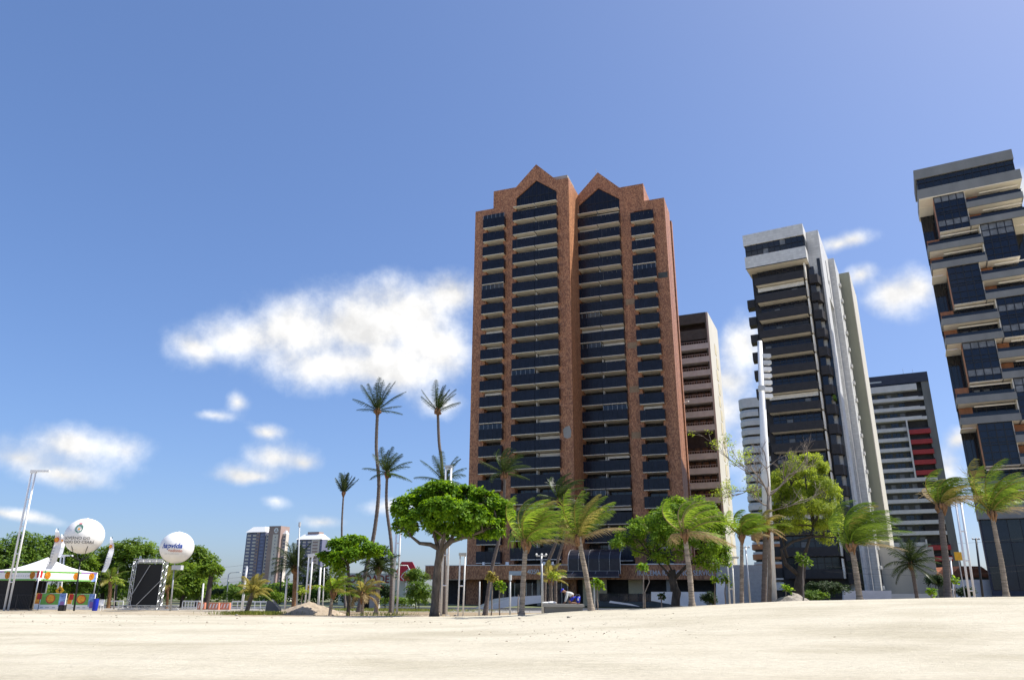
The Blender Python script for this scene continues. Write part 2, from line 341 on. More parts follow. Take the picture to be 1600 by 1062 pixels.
def boxpart(name, mt, parent, *b):
    return MB().box(*b).build(name, mt, parent)
def text_mesh(txt, size, mt, ext=.01, bold=.0, sx=1.0, shear=0.0):
    c = bpy.data.curves.new('text', 'FONT'); c.body = txt; c.size = size; c.extrude = ext; c.offset = bold; c.align_x = 'CENTER'; c.align_y = 'CENTER'; c.shear = shear
    c.resolution_u = 3
    o = bpy.data.objects.new('text', c); COL.objects.link(o); bpy.context.view_layer.update()
    dg = bpy.context.evaluated_depsgraph_get(); me = bpy.data.meshes.new_from_object(o.evaluated_get(dg))
    bpy.data.objects.remove(o); me.materials.clear(); me.materials.append(M[mt])
    for v in me.vertices: v.co = Vector((v.co.x * sx, -v.co.z, v.co.y))     # stands upright, faces -y
    me.update(); return me
# ------------------------------------------------------------------ ground
def sst(a, b, x):
    t = min(1, max(0, (x - a) / (b - a))); return t * t * (3 - 2 * t)
CREST = [(-200,.28),(-30,.28),(-10,.30),(-4,.36),(0,.47),(3.6,.80),(7.1,.93),(10.7,1.10),(14.3,1.34),(17.8,1.48),(21.4,1.55),(25,1.66),(28.5,1.74),(36,1.8),(60,1.7),(200,1.2)]
def crest(X):
    for (a, za), (b, zb) in zip(CREST, CREST[1:]):
        if X <= b: t = (X - a) / (b - a); return za + (zb - za) * t
    return CREST[-1][1]
def crest_s(X): return sum(crest(X + d) for d in (-2, -1, 0, 1, 2)) / 5
def hgt(X, Y):
    zc = crest_s(X)
    if Y < 44: z = zc * sst(12, 44, Y) ** 1.15
    else: z = zc * (1 - sst(45, 60 if X > 2 else 66, Y))
    return z
def hgt_n(X, Y):
    z = hgt(X, Y)
    fade = 1 if Y < 60 else max(0, (76 - Y) / 16)
    n = mnoise.fractal(Vector((X * .16, Y * .3, 3)), 1, 2, 4) * .05 + mnoise.fractal(Vector((X * .7, Y * .9, 9)), 1, 2, 4) * .018
    damp = .45 if 40 < Y < 48 else 1
    return z + n * fade * damp
def gp(px, Y, dz=-.06, py=940):
    p = at(px, py, Y); return Vector((p.x, Y, hgt(p.x, Y) + dz))

# the sheet that reaches the horizon
tag(MB().box(-3500, 3500, -300, 5500, -.5, -.09).build('ground', 'earth'), kind='structure')
def build_sand():
    xs = sorted(set([-900,-500,-300,-200,-160,-130,-105,-85] + list(np.arange(-70, 70.1, .55)) + [85,105,130,160,200,300,500,900])); ys = sorted(set([-260,-180,-120,-70,-40,-20,-8,0,4,8] + list(np.arange(10, 76.1, .5))))
    nx, ny = len(xs), len(ys)
    v = [(float(x), float(y), hgt_n(x, y)) for y in ys for x in xs]
    f = [(j*nx+i, j*nx+i+1, (j+1)*nx+i+1, (j+1)*nx+i) for j in range(ny-1) for i in range(nx-1)]
    me = bpy.data.meshes.new('beach_sand'); me.from_pydata(v, [], f); me.materials.append(M['sand'])
    me.polygons.foreach_set('use_smooth', [True]*len(f))
    a = me.attributes.new('dirt', 'FLOAT', 'POINT')
    vals = []
    for x, y, z in v:
        d = 0
        edge = 50 + 3 * mnoise.noise(Vector((x * .15, 2, 0)))
        if x < 5: d = sst(edge - 6, edge + 8, y) * (1 - .35 * sst(-22, -40, x) if x > -22 else .62)
        else: d = sst(45, 48, y) * .9
        vals.append(d)
    a.data.foreach_set('value', vals)
    tag(obj('beach_sand', me), kind='structure')
build_sand()
def sheet(name, mt, x0, x1, y0, y1, z): tag(MB().box(x0, x1, y0, y1, z - .08, z).build(name, mt), kind='structure')
sheet('promenade_paving', 'paving', -170, 170, 76.0, 84, .0)
tag(MB().box(-170, 170, 84.0, 84.35, -.1, .06).build('kerb', 'kerb'), kind='structure')
sheet('road', 'asphalt', -170, 170, 84.35, 97, -.05)
for k in range(-20, 21):
    MB().box(k * 8 - 1.5, k * 8 + 1.5, 90.6, 90.75, -.05, -.044).build('lane_mark', 'white_paint', bpy.data.objects['road'])
tag(MB().box(-170, 170, 97.0, 97.35, -.1, .07).build('kerb', 'kerb'), kind='structure')

# ------------------------------------------------------------------ brick tower
AB = at(1063.9, 710, 123.88); AB.z = 0; ANGB = R(-20.485)
tower = thing('brick_apartment_tower', 'tall orange-brown tiled tower with twin pointed gables and dark balconies', 'building', AB, ANGB)
def brick_block(x0, x1, yf, sgn):
    """one of the two gabled halves; sgn -1: outer edge on the left, +1: on the right"""
    W_ = x1 - x0
    def X(a): return x0 + a if sgn < 0 else x1 - a          # a measured from the outer edge
    def rect(n, a, b, z0, z1, yd0=0, yd1=1.9, mt='brick_tile'):
        xa, xb = sorted((X(a), X(b))); return boxpart(n, mt, tower, xa, xb, yf + yd0, yf + yd1, z0, z1)
    so0, so1, bo0, bo1 = 2.55, 5.85, 8.45, W_ - 2.35           # the openings: small bay, large bay
    rect('outer_pier', 0, so0, 0, 72.05); rect('middle_pier', so1, bo0, 0, 75.8); rect('inner_pier', bo1, W_, 0, 75.8, 0, 7.0 if sgn < 0 else 1.9)
    rect('bay_header', so0, so1, 70.15, 72.05); rect('step_wall', 3.75, so1, 72.05, 75.8, -.0, 1.9)
    def poly(n, pts, y0, y1, mt):
        p = [(X(a), z) for a, z in pts]
        ar = sum(p[i][0] * p[(i+1) % len(p)][1] - p[(i+1) % len(p)][0] * p[i][1] for i in range(len(p)))
        if ar < 0: p.reverse()
        return MB().prism(p, yf + y0, yf + y1).build(n, mt, tower)
    c = (bo0 + bo1) / 2
    poly('gable_wall', [(bo0, 73.4), (c, 76.5), (c, 80.0), (bo0 - .1, 75.8), (bo0, 75.75)], 0, 8, 'brick_tile')
    poly('gable_wall', [(c, 76.5), (bo1, 73.4), (bo1, 75.8), (c, 80.0)], 0, 8, 'brick_tile')
    g = poly('gable_window', [(bo0, 71.0), (bo0, 73.4), (c, 76.5), (bo1, 73.4), (bo1, 71.0)], .25, .4, 'panel_glass')
    mb = MB()
    for k in range(1, 10):
        a = bo0 + (bo1 - bo0) * k / 10; zt = 73.4 + 3.1 * (1 - abs(a - c) / (c - bo0)); xa = X(a); mb.box(xa - .04, xa + .04, yf + .17, yf + .25, 71.0, zt)
    xa, xb = sorted((X(bo0), X(bo1))); mb.box(xa, xb, yf + .165, yf + .245, 73.3, 73.42); mb.build('mullion', 'dark_metal', g)
    # body behind
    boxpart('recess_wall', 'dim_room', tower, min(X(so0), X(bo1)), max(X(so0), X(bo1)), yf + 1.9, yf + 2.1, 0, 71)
    boxpart('body', 'brick_tile', tower, x0 + .01, x1 - .01, yf + 2.1, yf + (9 if sgn < 0 else 6.2), 0, 72.0)
    xa, xb = sorted((X(3.76), X(W_ - .01))); boxpart('upper_body', 'brick_tile', tower, xa, xb, yf + 1.9, yf + 7.8, 72.0, 75.7)
    return X, so0, so1, bo0, bo1
# balcony pieces, shared
def slab_mesh(w):
    return MB().box(-w/2, w/2, -.92, 1.85, 0, .07).mesh('balcony', 'soffit')
def rail_mesh(w, npan):
    mb = MB(); pw = w / npan
    for k in range(npan): mb.box(-w/2 + k*pw + .015, -w/2 + (k+1)*pw - .015, -.9, -.84, .075, 1.82)
    mb.box(-w/2 - .05, -w/2, -.9, .0, .0, 1.8); mb.box(w/2, w/2 + .05, -.9, .0, .0, 1.8)
    mb.cur = 1; mb.box(-w/2 - .05, w/2 + .05, -.93, -.81, 1.82, 1.87)
    return mb.mesh('railing', ['panel_glass', 'dark_metal'])
def win_mesh(w, var, rnd):
    """the glazed wall at the back of a balcony: frames, panes, curtains; var 1 has a white surround"""
    mb = MB(); h = 2.62; mb.cur = 0; mb.box(-w/2, w/2, 1.6, 1.66, .17, h)
    n = max(2, int(w / 1.2)); mb.cur = 1
    for k in range(n + 1): x = -w/2 + w * k / n; mb.box(x - .035, x + .035, 1.53, 1.6, .17, h)
    mb.box(-w/2, w/2, 1.525, 1.595, 2.1, 2.18)
    mb.cur = 2
    for k in range(n):
        if rnd.random() < .3: x = -w/2 + w * (k + .12) / n; mb.box(x, x + w / n * rnd.choice((.4, .76)), 1.57, 1.595, .3, 2.08)
    mb.cur = 3
    if var == 1: mb.box(-w/2, w/2, .35, .5, 2.35, 2.74); mb.box(-w/2, -w/2 + .28, .35, .5, .17, 2.35)
    if var == 2: mb.box(-w/2, w/2, .9, 1.0, 2.2, 2.74); mb.box(w/2 - .3, w/2, .9, 1.0, .17, 2.2); mb.box(-w/2, -w/2 + .3, .9, 1.0, .17, 2.2)
    return mb.mesh('window', ['dark_glass', 'dark_metal', 'curtain', 'plaster'])
rb = random.Random(11)
def row_of_balconies(xa, xb, yf, zs, npan, parts, whites=()):
    w = (xb - xa) / parts
    sm, rm = slab_mesh(w - (.12 if parts > 1 else 0)), rail_mesh(w - .06, npan); ow = w - (.75 if parts == 1 else .45)
    wins = [win_mesh(ow, 0, rb) for _ in range(5)] + [win_mesh(ow, 1, rb) for _ in range(2)] + [win_mesh(ow, 2, rb)]
    pm = MB().box(-.06, .06, .1, 1.5, .17, 2.74).mesh('partition', 'plaster')
    scr = MB(); scr.box(-w/2 + .05, w/2 - .05, -.86, -.83, 1.87, 2.73); scr.cur = 1
    for q in range(npan + 1): x = -w/2 + .05 + (w - .1) * q / npan; scr.box(x - .02, x + .02, -.875, -.86, 1.87, 2.73)
    scr = scr.mesh('glass_screen', ['dark_glass', 'galvanised'])
    tank = MB().box(-.4, .4, .2, .75, .17, .9).box(-.02, .35, -.2, .2, .9, 1.75).mesh('laundry', 'curtain')
    for i, z in enumerate(zs):
        for p in range(parts):
            b = obj('balcony', sm, tower, (xa + w * (p + .5), yf, z))
            if z > 70.5: continue                     # the gable window stands on this one
            obj('railing', rm, b)
            pr = whites[p] if p < len(whites) else .12
            big = rb.random() < pr
            wv = rb.choice(wins[5:]) if big else rb.choice(wins[:5])
            obj('window', wv, b)
            if rb.random() < .09: obj('glass_screen', scr, b)
            if parts > 1 and p == 0: obj('partition', pm, b, (w / 2, 0, 0))
            if rb.random() < .22: obj('stored_things', tank, b, (rb.uniform(-w/4, w/4), 0, 0), (0, 0, rb.uniform(-.6, .6)))
ZS = [67.6 - 2.915 * k for k in range(22)]; ZB = [71.05 - 2.917 * k for k in range(23)]
XL, *_o = brick_block(-35.4, -16.55, -6.8, -1)
row_of_balconies(-33.35, -29.05, -6.8, ZS, 5, 1, (.1,)); row_of_balconies(-27.35, -18.7, -6.8, ZB, 5, 2, (.1, .35))
XR_, *_o = brick_block(-18.85, 0, 0, 1)
row_of_balconies(-6.3, -2.1, 0, ZS, 5, 1, (.25,)); row_of_balconies(-17.0, -8.5, 0, ZB, 5, 2, (.1, .45))
# the right flank: a slot of windows, then a fin
boxpart('slot_wall', 'dark_glass', tower, -1.2, -.5, 6.2, 8.35, 0, 72.0)
for k in range(24): boxpart('slot_sill', 'brick_tile', tower, -.5, -.3, 6.2, 8.35, 2.2 + 2.915 * k, 2.9 + 2.915 * k)
boxpart('flank_fin', 'brick_tile', tower, -3, .0, 8.35, 9.6, 0, 71.4)
boxpart('rear_body', 'brick_tile', tower, -33, -3, 9.0, 22, 0, 71.0)
boxpart('lift_house', 'concrete', tower, -20.2, -17.1, -5.5, -1.0, 75.7, 77.25)
boxpart('lift_house', 'concrete', tower, -7.8, -5.6, 2.0, 5, 75.7, 76.35)
# mortar repair patch, conduit
MB().prism([(-18.2,26.6),(-17.6,26.3),(-17.0,26.5),(-16.9,27.6),(-17.2,28.5),(-17.9,28.3),(-18.35,27.9)], -6.83, -6.8).build('mortar_patch', 'concrete', tower)
boxpart('bleached_tiles', 'brown_wall', tower, -1.95, -.25, -.02, 0, 55.9, 57.0)
for z in (43.2, 35.1, 27.0, 51.5): boxpart('bleached_tiles', 'old_tile', tower, -8.1, -6.4, -.02, 0, z, z + 1.1)
MB().tube([(-.35, 8.2, 3), (-.35, 8.2, 71)], .09, 6).build('downpipe', 'plaster', tower)
MB().tube([(-.2, 8.6, 34.5), (.9, 8.2, 34.8)], .14, 6).build('wall_lamp', 'white_paint', tower)
MB().tube([(-12.9, .2, 80), (-12.9, .2, 80.9)], .05, 5).build('lightning_rod', 'steel', tower)
# podium with the lobby
YP = -10.0
boxpart('podium_band', 'brick_tile', tower, -41.4, 7.2, YP, YP + 3.2, 3.85, 5.95)
boxpart('podium_coping', 'plaster', tower, -41.5, 7.3, YP - .08, YP + 3.3, 5.95, 6.05)
boxpart('podium_roof', 'concrete', tower, -41.3, 7.1, YP + 3.2, 0, 5.2, 5.6)
boxpart('lobby_back', 'dim_room', tower, -41.0, 7.0, YP + 4.2, YP + 4.4, 0, 3.85)
boxpart('lobby_wall', 'beige_panel', tower, -15.4, -11.6, YP + 2.8, YP + 3.1, 0, 3.85); boxpart('lobby_wall', 'beige_panel', tower, -8.2, -6.0, YP + 2.8, YP + 3.1, 0, 3.85)
for x in (-39.5, -30.5, -22.4, -2.2, 5.5): boxpart('column', 'concrete', tower, x, x + .55, YP + 1.2, YP + 1.75, 0, 3.85)
for k in range(12):
    x = -29.5 + k * .98; f = boxpart('lobby_window', 'blue_glass', tower, x, x + .92, YP + 2.6, YP + 2.66, .25, 3.3)
    MB().box(x + .92, x + .98, YP + 2.55, YP + 2.7, .2, 3.4).build('frame', 'steel', f)
for k in range(10):
    x = -12 + k * 1.5; f = boxpart('terrace_glass', 'blue_glass', tower, x, x + 1.42, YP - .6, YP - .56, .75, 1.85)
    MB().box(x + 1.42, x + 1.5, YP - .63, YP - .53, .4, 1.9).build('post', 'dark_metal', f)
boxpart('terrace', 'brown_wall', tower, -13, 4.2, YP - 2.8, YP + 2.7, 0, .74)
obj('house_number', text_mesh('4050', 1.0, 'sign_grey', .03, .01), tower, (-22.6, YP - .05, 4.95))
obj('name_letters', text_mesh('IRACEMA RESIDENCE SERVICE', 1.02, 'sign_grey', .03, .006, .82), tower, (-.6, YP - .05, 4.72))
boxpart('name_plate', 'sign_grey', tower, -26.6, -23.9, YP - .1, YP - .02, 4.45, 5.1)
lg = boxpart('logo_plate', 'sign_grey', tower, -19.2, -18.1, YP - .1, YP - .02, 4.15, 5.25); MB().disc((-18.75, 4.7), .42, YP - .112).build('logo_ring', 'dark_concrete', lg); MB().disc((-18.75, 4.7), .28, YP - .118).build('logo_ring', 'sign_grey', lg)
# barrel awning and flat canopy over the entrance
aw = MB(); prof = [(0, 0), (0, 2.2), (.25, 2.75), (.7, 3.2), (1.4, 3.55), (3.2, 3.7)]
aw.cur = 0
for (a, za), (b, zb) in zip(prof, prof[1:]):
    for k in range(5):
        xa, xb = -16.2 + k * 1.6 + .03, -16.2 + (k + 1) * 1.6 - .03
        aw.face([(xa, YP - 2.4 + a, 4.55 + za), (xb, YP - 2.4 + a, 4.55 + za), (xb, YP - 2.4 + b, 4.55 + zb), (xa, YP - 2.4 + b, 4.55 + zb)])
    aw.cur = 0
aw.build('barrel_awning', 'awning', tower)
ar = MB()
for k in range(6):
    x = -16.2 + k * 1.6; ar.tube([(x, YP - 2.42 + a, 4.55 + z) for a, z in prof], .045 if k in (0, 5) else .02, 5)
ar.build('awning_rib', 'steel', tower)
fc = MB(); fc.box(-17.4, -8.2, YP - 3.6, YP - 2.0, 4.05, 4.2); fc.face([(-17.4, YP - 3.6, 4.2), (-8.2, YP - 3.6, 4.2), (-8.4, YP - 2.6, 5.0), (-17.0, YP - 2.6, 5.0)]); fc.build('entrance_canopy', 'awning', tower)
cf = MB()
for k in range(6): x = -17.4 + k * 1.84; cf.tube([(x, YP - 3.64, 4.1), (-17.0 + k * 1.72, YP - 2.62, 5.0)], .03, 5)
cf.tube([(-17.4, YP - 3.64, 4.1), (-8.2, YP - 3.64, 4.1)], .05, 5); cf.tube([(-17.0, YP - 2.64, 5.0), (-8.4, YP - 2.64, 5.0)], .035, 5); cf.build('canopy_frame', 'steel', tower)
# things kept on the podium roof
for x, w in ((-27.4, .5), (-21.1, .35), (-19.7, .3), (-31.4, .3)): boxpart('roof_floodlight', 'white_paint', tower, x, x + w, YP + .4, YP + .7, 6.05, 6.5)

# ramp walls in front of the tower
def prism_thing(name, label, cat, pts, Y, thick, mt, part='panel'):
    t = thing(name, label, cat, (at(pts[0][0], 940, Y).x, Y, 0)); o = t.location
    p = [(at(x, y, Y).x - o.x, at(x, y, Y).z) for x, y in pts]
    ar = sum(p[i][0] * p[(i+1) % len(p)][1] - p[(i+1) % len(p)][0] * p[i][1] for i in range(len(p)))
    if ar < 0: p.reverse()
    MB().prism(p, 0, thick).build(part, mt, t); return t
t_ = prism_thing('ramp_wall', 'white sloping ramp wall rising left to right before the brick podium', 'wall', [(722,957),(846,941),(846,929.5),(806,931.5)], 96, .3, 'plaster')
prism_thing('ramp_wall', 'thin grey upper ramp wall behind the white sloping ramp', 'wall', [(735,952),(806,933),(806,931),(772,935)], 98.5, .25, 'sign_grey')
prism_thing('boundary_wall', 'white boundary wall below the metal letters of the brick podium', 'wall', [(1018,938),(1112,955),(1112,924),(1018,924)], 99, .3, 'plaster')
prism_thing('boundary_wall', 'grey slanting slab lying low between two saplings', 'wall', [(952,941),(1000,947),(985,942.5),(954,938)], 92, .4, 'plaster')

# ------------------------------------------------------------------ white tile tower
A2 = at(1253.2, 349, 102.5); A2.z = 0
t2 = thing('white_tile_tower', 'narrow white tiled tower with charcoal balconies under a boxed penthouse', 'building', A2, R(-28.85))
TOP = 55.63
pent = boxpart('penthouse_parapet', 'white_tile', t2, -8.98, 0, 0, 5.4, 53.78, TOP)
boxpart('penthouse_band', 'white_tile', t2, -8.98, 0, 0, 5.4, 49.93, 51.85); boxpart('penthouse_soffit', 'soffit', t2, -8.9, -.08, .06, 5.3, 49.86, 49.93)
boxpart('penthouse_core', 'dim_room', t2, -8.7, -.25, .6, 5.2, 51.85, 53.78)
boxpart('dark_edge_strip', 'dark_metal', t2, -9.0, .02, -.02, .06, 49.82, 49.93)  # thin dark strip along the foot of the penthouse band
pane = MB().box(.03, .81, 0, .04, .03, .93).mesh('pane', 'dark_glass'); panec = MB().box(.03, .81, 0, .04, .03, .93).mesh('pane', 'curtain')
for k in range(10):
    for j in range(2): obj('window_pane', panec if (k, j) in ((3, 0), (6, 1)) else pane, t2, (-8.75 + k * .86, .22, 51.85 + j * .965))
mb = MB()
for k in range(11): x = -8.75 + k * .86; mb.box(x - .04, x + .04, .14, .3, 51.85, 53.78)
mb.box(-8.8, -.1, .13, .29, 52.78, 52.85); mb.build('window_frame', 'dark_metal', t2)
for j in range(2): boxpart('side_window', 'dark_glass', t2, -.2, .02, .4 + j * 1.7, 1.9 + j * 1.7, 51.95, 53.6)
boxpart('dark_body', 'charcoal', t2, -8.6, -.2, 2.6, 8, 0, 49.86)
class MB2(MB):                     # the glazing sits well back under the slab
    def box(s, x0, x1, y0, y1, z0, z1): return MB.box(s, x0, x1, y0 + .95, y1 + .95, z0, z1)
bs_ = MB().box(-3.5, 3.5, 0, 2.6, 0, .16).mesh('balcony', 'soffit')
bp_ = MB().box(-3.62, 3.62, -.16, 0, -.05, 1.12).box(-3.62, -3.5, 0, 2.5, -.05, 1.12).box(3.5, 3.62, 0, 2.5, -.05, 1.12).mesh('parapet', 'charcoal')
def t2win(v):
    r = random.Random(v); mb = MB2(); mb.cur = 0; mb.box(-3.3, 3.3, .62, .68, .16, 2.72); mb.cur = 1
    n = 7
    for k in range(n + 1): x = -3.3 + 6.6 * k / n; mb.box(x - .04, x + .04, .55, .62, .16, 2.72)
    mb.box(-3.3, 3.3, .545, .615, 1.95, 2.02); mb.cur = 2
    for k in range(n):
        if r.random() < .2: x = -3.3 + 6.6 * (k + .08) / n; mb.box(x, x + .8, .58, .615, .3 if r.random() < .6 else 1.0, 1.93)
    mb.cur = 3
    if v == 3: mb.box(-3.4, 3.4, .1, .3, 2.1, 2.72)
    return mb.mesh('window', ['blue_glass', 'dark_metal', 'curtain', 'plaster'])
t2w = [t2win(v) for v in range(4)]
sbx = MB().extrude_z([(0, 0), (1.15, 0), (1.5, 1.9), (0, 1.9)], -.1, 1.25).mesh('side_balcony', 'charcoal')
sbl = MB().extrude_z([(0, 0), (0, 1.9), (-1.3, 1.9), (-1.1, 0)], -.1, 1.2).mesh('side_balcony', 'charcoal')
sw = MB().box(0, .75, .6, 1.7, 1.25, 2.77).mesh('side_window', 'blue_glass')
fin = MB().box(-.12, .08, 0, 1.6, -.05, 2.5).mesh('pier', 'soffit')
for k in range(16):
    z = 47.05 - 2.872 * k
    b = obj('balcony', bs_, t2, (-4.35, .55, z)); obj('parapet', bp_, b); obj('window', t2w[(k * 7 + k // 3) % 4], b)
    obj('pier', fin, t2, (-.55, 1.0, z)); 
    obj('side_balcony', sbx, t2, (-.15, 1.6, z - .6)); obj('side_window', sw, t2, (-.15, 1.6, z - .6))
    if k > 0: obj('side_balcony', sbl, t2, (-8.6, 2.4, z + .2))
boxpart('flank_tower', 'white_tile', t2, -7.5, 1.79, 3.5, 8.2, 0, TOP + .05); boxpart('flank_bridge', 'white_tile', t2, -4, 1.79, 8.2, 15.5, 46.2, TOP + .05)
boxpart('slot_back', 'white_tile', t2, -8, -.9, 8.2, 15.5, 0, 46.2); boxpart('slot_end', 'white_tile', t2, -.9, 1.78, 14.2, 15.5, 0, 46.2)
boxpart('dark_strip', 'dark_glass', t2, 1.05, 1.5, 3.4, 3.5, 2, 50.9)
for y, z0, z1 in ((9.6, 49.0, 53.0), (11.4, 46.9, 50.2)): boxpart('slit_window', 'dark_glass', t2, 1.6, 1.82, y, y + .7, z0, z1)
boxpart('rear_flank', 'white_tile', t2, -8, 2.72, 15.5, 23, 0, TOP)
acm = MB().box(0, .35, 0, .8, 0, .55).mesh('ac_ledge', 'plaster'); acw = MB().box(0, .06, 0, .9, 0, 1.1).mesh('flank_window', 'dark_glass')
for k in range(18):
    z = 51.5 - 2.872 * k; obj('ac_ledge', acm, t2, (2.7, 18.3, z)); obj('flank_window', acw, t2, (2.69, 20.2, z + .3))
boxpart('rear_tower', 'olive_concrete', t2, -6, 4.29, 23, 36, 0, TOP + .02); boxpart('rear_edge', 'cream_side', t2, 4.29, 4.4, 22.95, 36, 4, TOP)  # cream colour on rear_edge stands in for the sunlit side of the concrete
boxpart('annex', 'cream_side', t2, 2.8, 10.2, 20.5, 22.9, 0, 8.8); boxpart('balcony_plant', 'tree_leaf', t2, .9, 1.25, 1.7, 3.3, 28.3, 28.9)
boxpart('base_wall', 'dim_room', t2, -9, .1, 3.0, 3.6, 0, 2.5)

# ------------------------------------------------------------------ grey stepped tower on the right
A3 = at(1426.8, 266.7, 102.0); A3.z = 0
t3 = thing('grey_stepped_tower', 'grey concrete tower with staggered balconies and projecting glass boxes at the right edge', 'building', A3, R(-28.25))
K3 = 1.275; ZK = [59.5 - 2.93 * k for k in range(18)]
boxpart('roof_parapet', 'grey_band', t3, 0, 13, 0, 8, 63.1, 64.7); boxpart('penthouse_band', 'grey_band', t3, 0, 13.4, -.25, 8, 59.55, 61.1); boxpart('penthouse_soffit', 'soffit', t3, .02, 13.35, -.2, 8, 59.45, 59.55)
boxpart('penthouse_core', 'dim_room', t3, .2, 12.8, .7, 7.5, 61.1, 63.1)
p3 = MB().box(.03, 1.0, 0, .04, .03, 1.2).mesh('pane', 'dark_glass'); p3b = MB().box(.03, 1.0, 0, .04, 1.26, 1.97).mesh('pane', 'dark_glass')
for k in range(12): obj('window_pane', p3b, t3, (.25 + k * 1.05, .3, 61.1)); obj('window_pane', p3, t3, (.25 + k * 1.05, .3, 61.1))
mb = MB()
for k in range(13): x = .25 + k * 1.05; mb.box(x - .045, x + .045, .2, .4, 61.1, 63.1)
mb.box(.1, 12.9, .19, .39, 62.3, 62.38); mb.build('window_frame', 'dark_metal', t3)
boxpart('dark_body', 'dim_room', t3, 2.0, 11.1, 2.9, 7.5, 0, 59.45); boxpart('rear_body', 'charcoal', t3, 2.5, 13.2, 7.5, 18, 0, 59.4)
def slab3(w):
    return MB().box(0, w, 0, 2.9, 0, .16).mesh('balcony', 'soffit')
def par3(w): return MB().box(-.02, w + .02, -.22, .0, -.04, .93).box(-.02, .12, .0, 2.6, -.04, .93).box(w - .12, w + .02, .0, 2.6, -.04, .93).mesh('parapet', 'grey_band')
def rail3(w): return MB().box(.1, w - .1, -.12, -.09, .93, 1.35).box(0, w, -.15, -.06, 1.35, 1.4).mesh('glass_rail', 'dark_glass')
def back3(w, v):
    r = random.Random(v); mb = MB(); mb.box(0, w, 2.6, 2.7, .16, 2.8); mb.cur = 1
    n = 6
    for k in range(n + 1): x = w * k / n; mb.box(x - .05, x + .05, 2.5, 2.6, .16, 2.8)
    mb.cur = 2
    for k in range(n):
        if r.random() < .22: mb.box(w * (k + .1) / n, w * (k + .7) / n, 2.54, 2.59, .3, 2.3)
    mb.cur = 3; mb.box(w * .28, w * .98, .9, 1.05, 2.45, 2.62)
    mb.cur = 4; mb.box(.15, w * .26, 2.45, 2.6, .16, 2.8)
    return mb.mesh('window', ['blue_glass', 'dark_metal', 'curtain', 'soffit', 'orange_wood'])
def boxglass(v):
    r = random.Random(v); w, h = 3.95, 5.8; mb = MB(); mb.box(.04, w - .04, .05, 2.9, 0, h); mb.cur = 1
    for k in range(5): x = w * k / 4; mb.box(x - .05, x + .05, -.05, .05, 0, h)
    for z in (0, .75, 1.75, 2.75, 3.1, 3.75, 4.75, h - .08): mb.box(0, w, -.045, .045, z, z + .08)
    mb.cur = 2
    for z in (.85, 1.85, 3.85, 4.85):
        row = r.random()
        for k in range(4):
            if row < .35 or (row < .6 and k in (0, 3)): mb.box(w * k / 4 + .06, w * (k + 1) / 4 - .06, .01, .05, z, z + .86)
    mb.cur = 3; mb.box(-.03, .03, .1, 2.9, .0, h)
    return mb.mesh('glass_box', ['blue_glass', 'dark_metal', 'curtain', 'orange_wood'])
WL = 7.1; sl, pl, rl = slab3(WL), par3(WL), rail3(WL); bk = [back3(WL, v) for v in range(3)]; gb = [boxglass(v) for v in (1, 2, 5, 8)]
for k in range(1, 17):
    left = ((k - 1) // 2) % 2 == 1
    b = obj('balcony', sl, t3, (0 if left else 5.95, 0, ZK[k])); obj('parapet', pl, b); obj('glass_rail', rl, b); obj('window', bk[k % 3], b)
for i, k in enumerate(range(0, 15, 2)):
    left = (k // 2) % 2 == 0; x = 1.97 if left else 7.15
    g = obj('glass_box', gb[i % 4], t3, (x, .12, ZK[k + 2] + .02))
    boxpart('box_soffit', 'soffit', t3, x, x + 3.95, .1, 2.9, ZK[k + 2] - .06, ZK[k + 2])
    boxpart('void_window', 'dark_glass', t3, .1 if left else 11.12, 1.98 if left else 13.1, 6.2, 6.3, ZK[k + 2] - 2.7, ZK[k] - .1); boxpart('void_soffit', 'soffit', t3, .0 if left else 11.12, 1.98 if left else 13.1, 2.9, 6.3, ZK[k] - .1, ZK[k] - .02)
    for q in range(3): boxpart('void_mullion', 'dark_metal', t3, (.4 if left else 11.3) + q * .7, (.46 if left else 11.36) + q * .7, 6.12, 6.2, ZK[k + 2], ZK[k + 1] + 2.8)
    boxpart('fin', 'soffit', t3, 5.93 if left else 6.98, 6.05 if left else 7.1, .15, 2.6, ZK[k + 2] + .16, ZK[k] - .02)
boxpart('podium_band', 'grey_band', t3, -.1, 13.6, -.4, 2.9, 11.5, 13.2)
for k in range(9):
    x = .2 + k * 1.48
    for j in range(3): boxpart('podium_window', 'blue_glass' if (k + j) % 4 else 'dark_glass', t3, x, x + 1.4, .6, .7, 2.6 + j * 3, 5.5 + j * 3)
boxpart('podium_wall', 'navy_band', t3, 0, 13.4, .7, 2.9, 0, 11.5); boxpart('wood_panel', 'orange_wood', t3, 4.4, 8.6, .3, .6, 2.9, 5.0); boxpart('wood_window', 'sign_grey', t3, 5.2, 6.1, .22, .3, 3.4, 4.2)

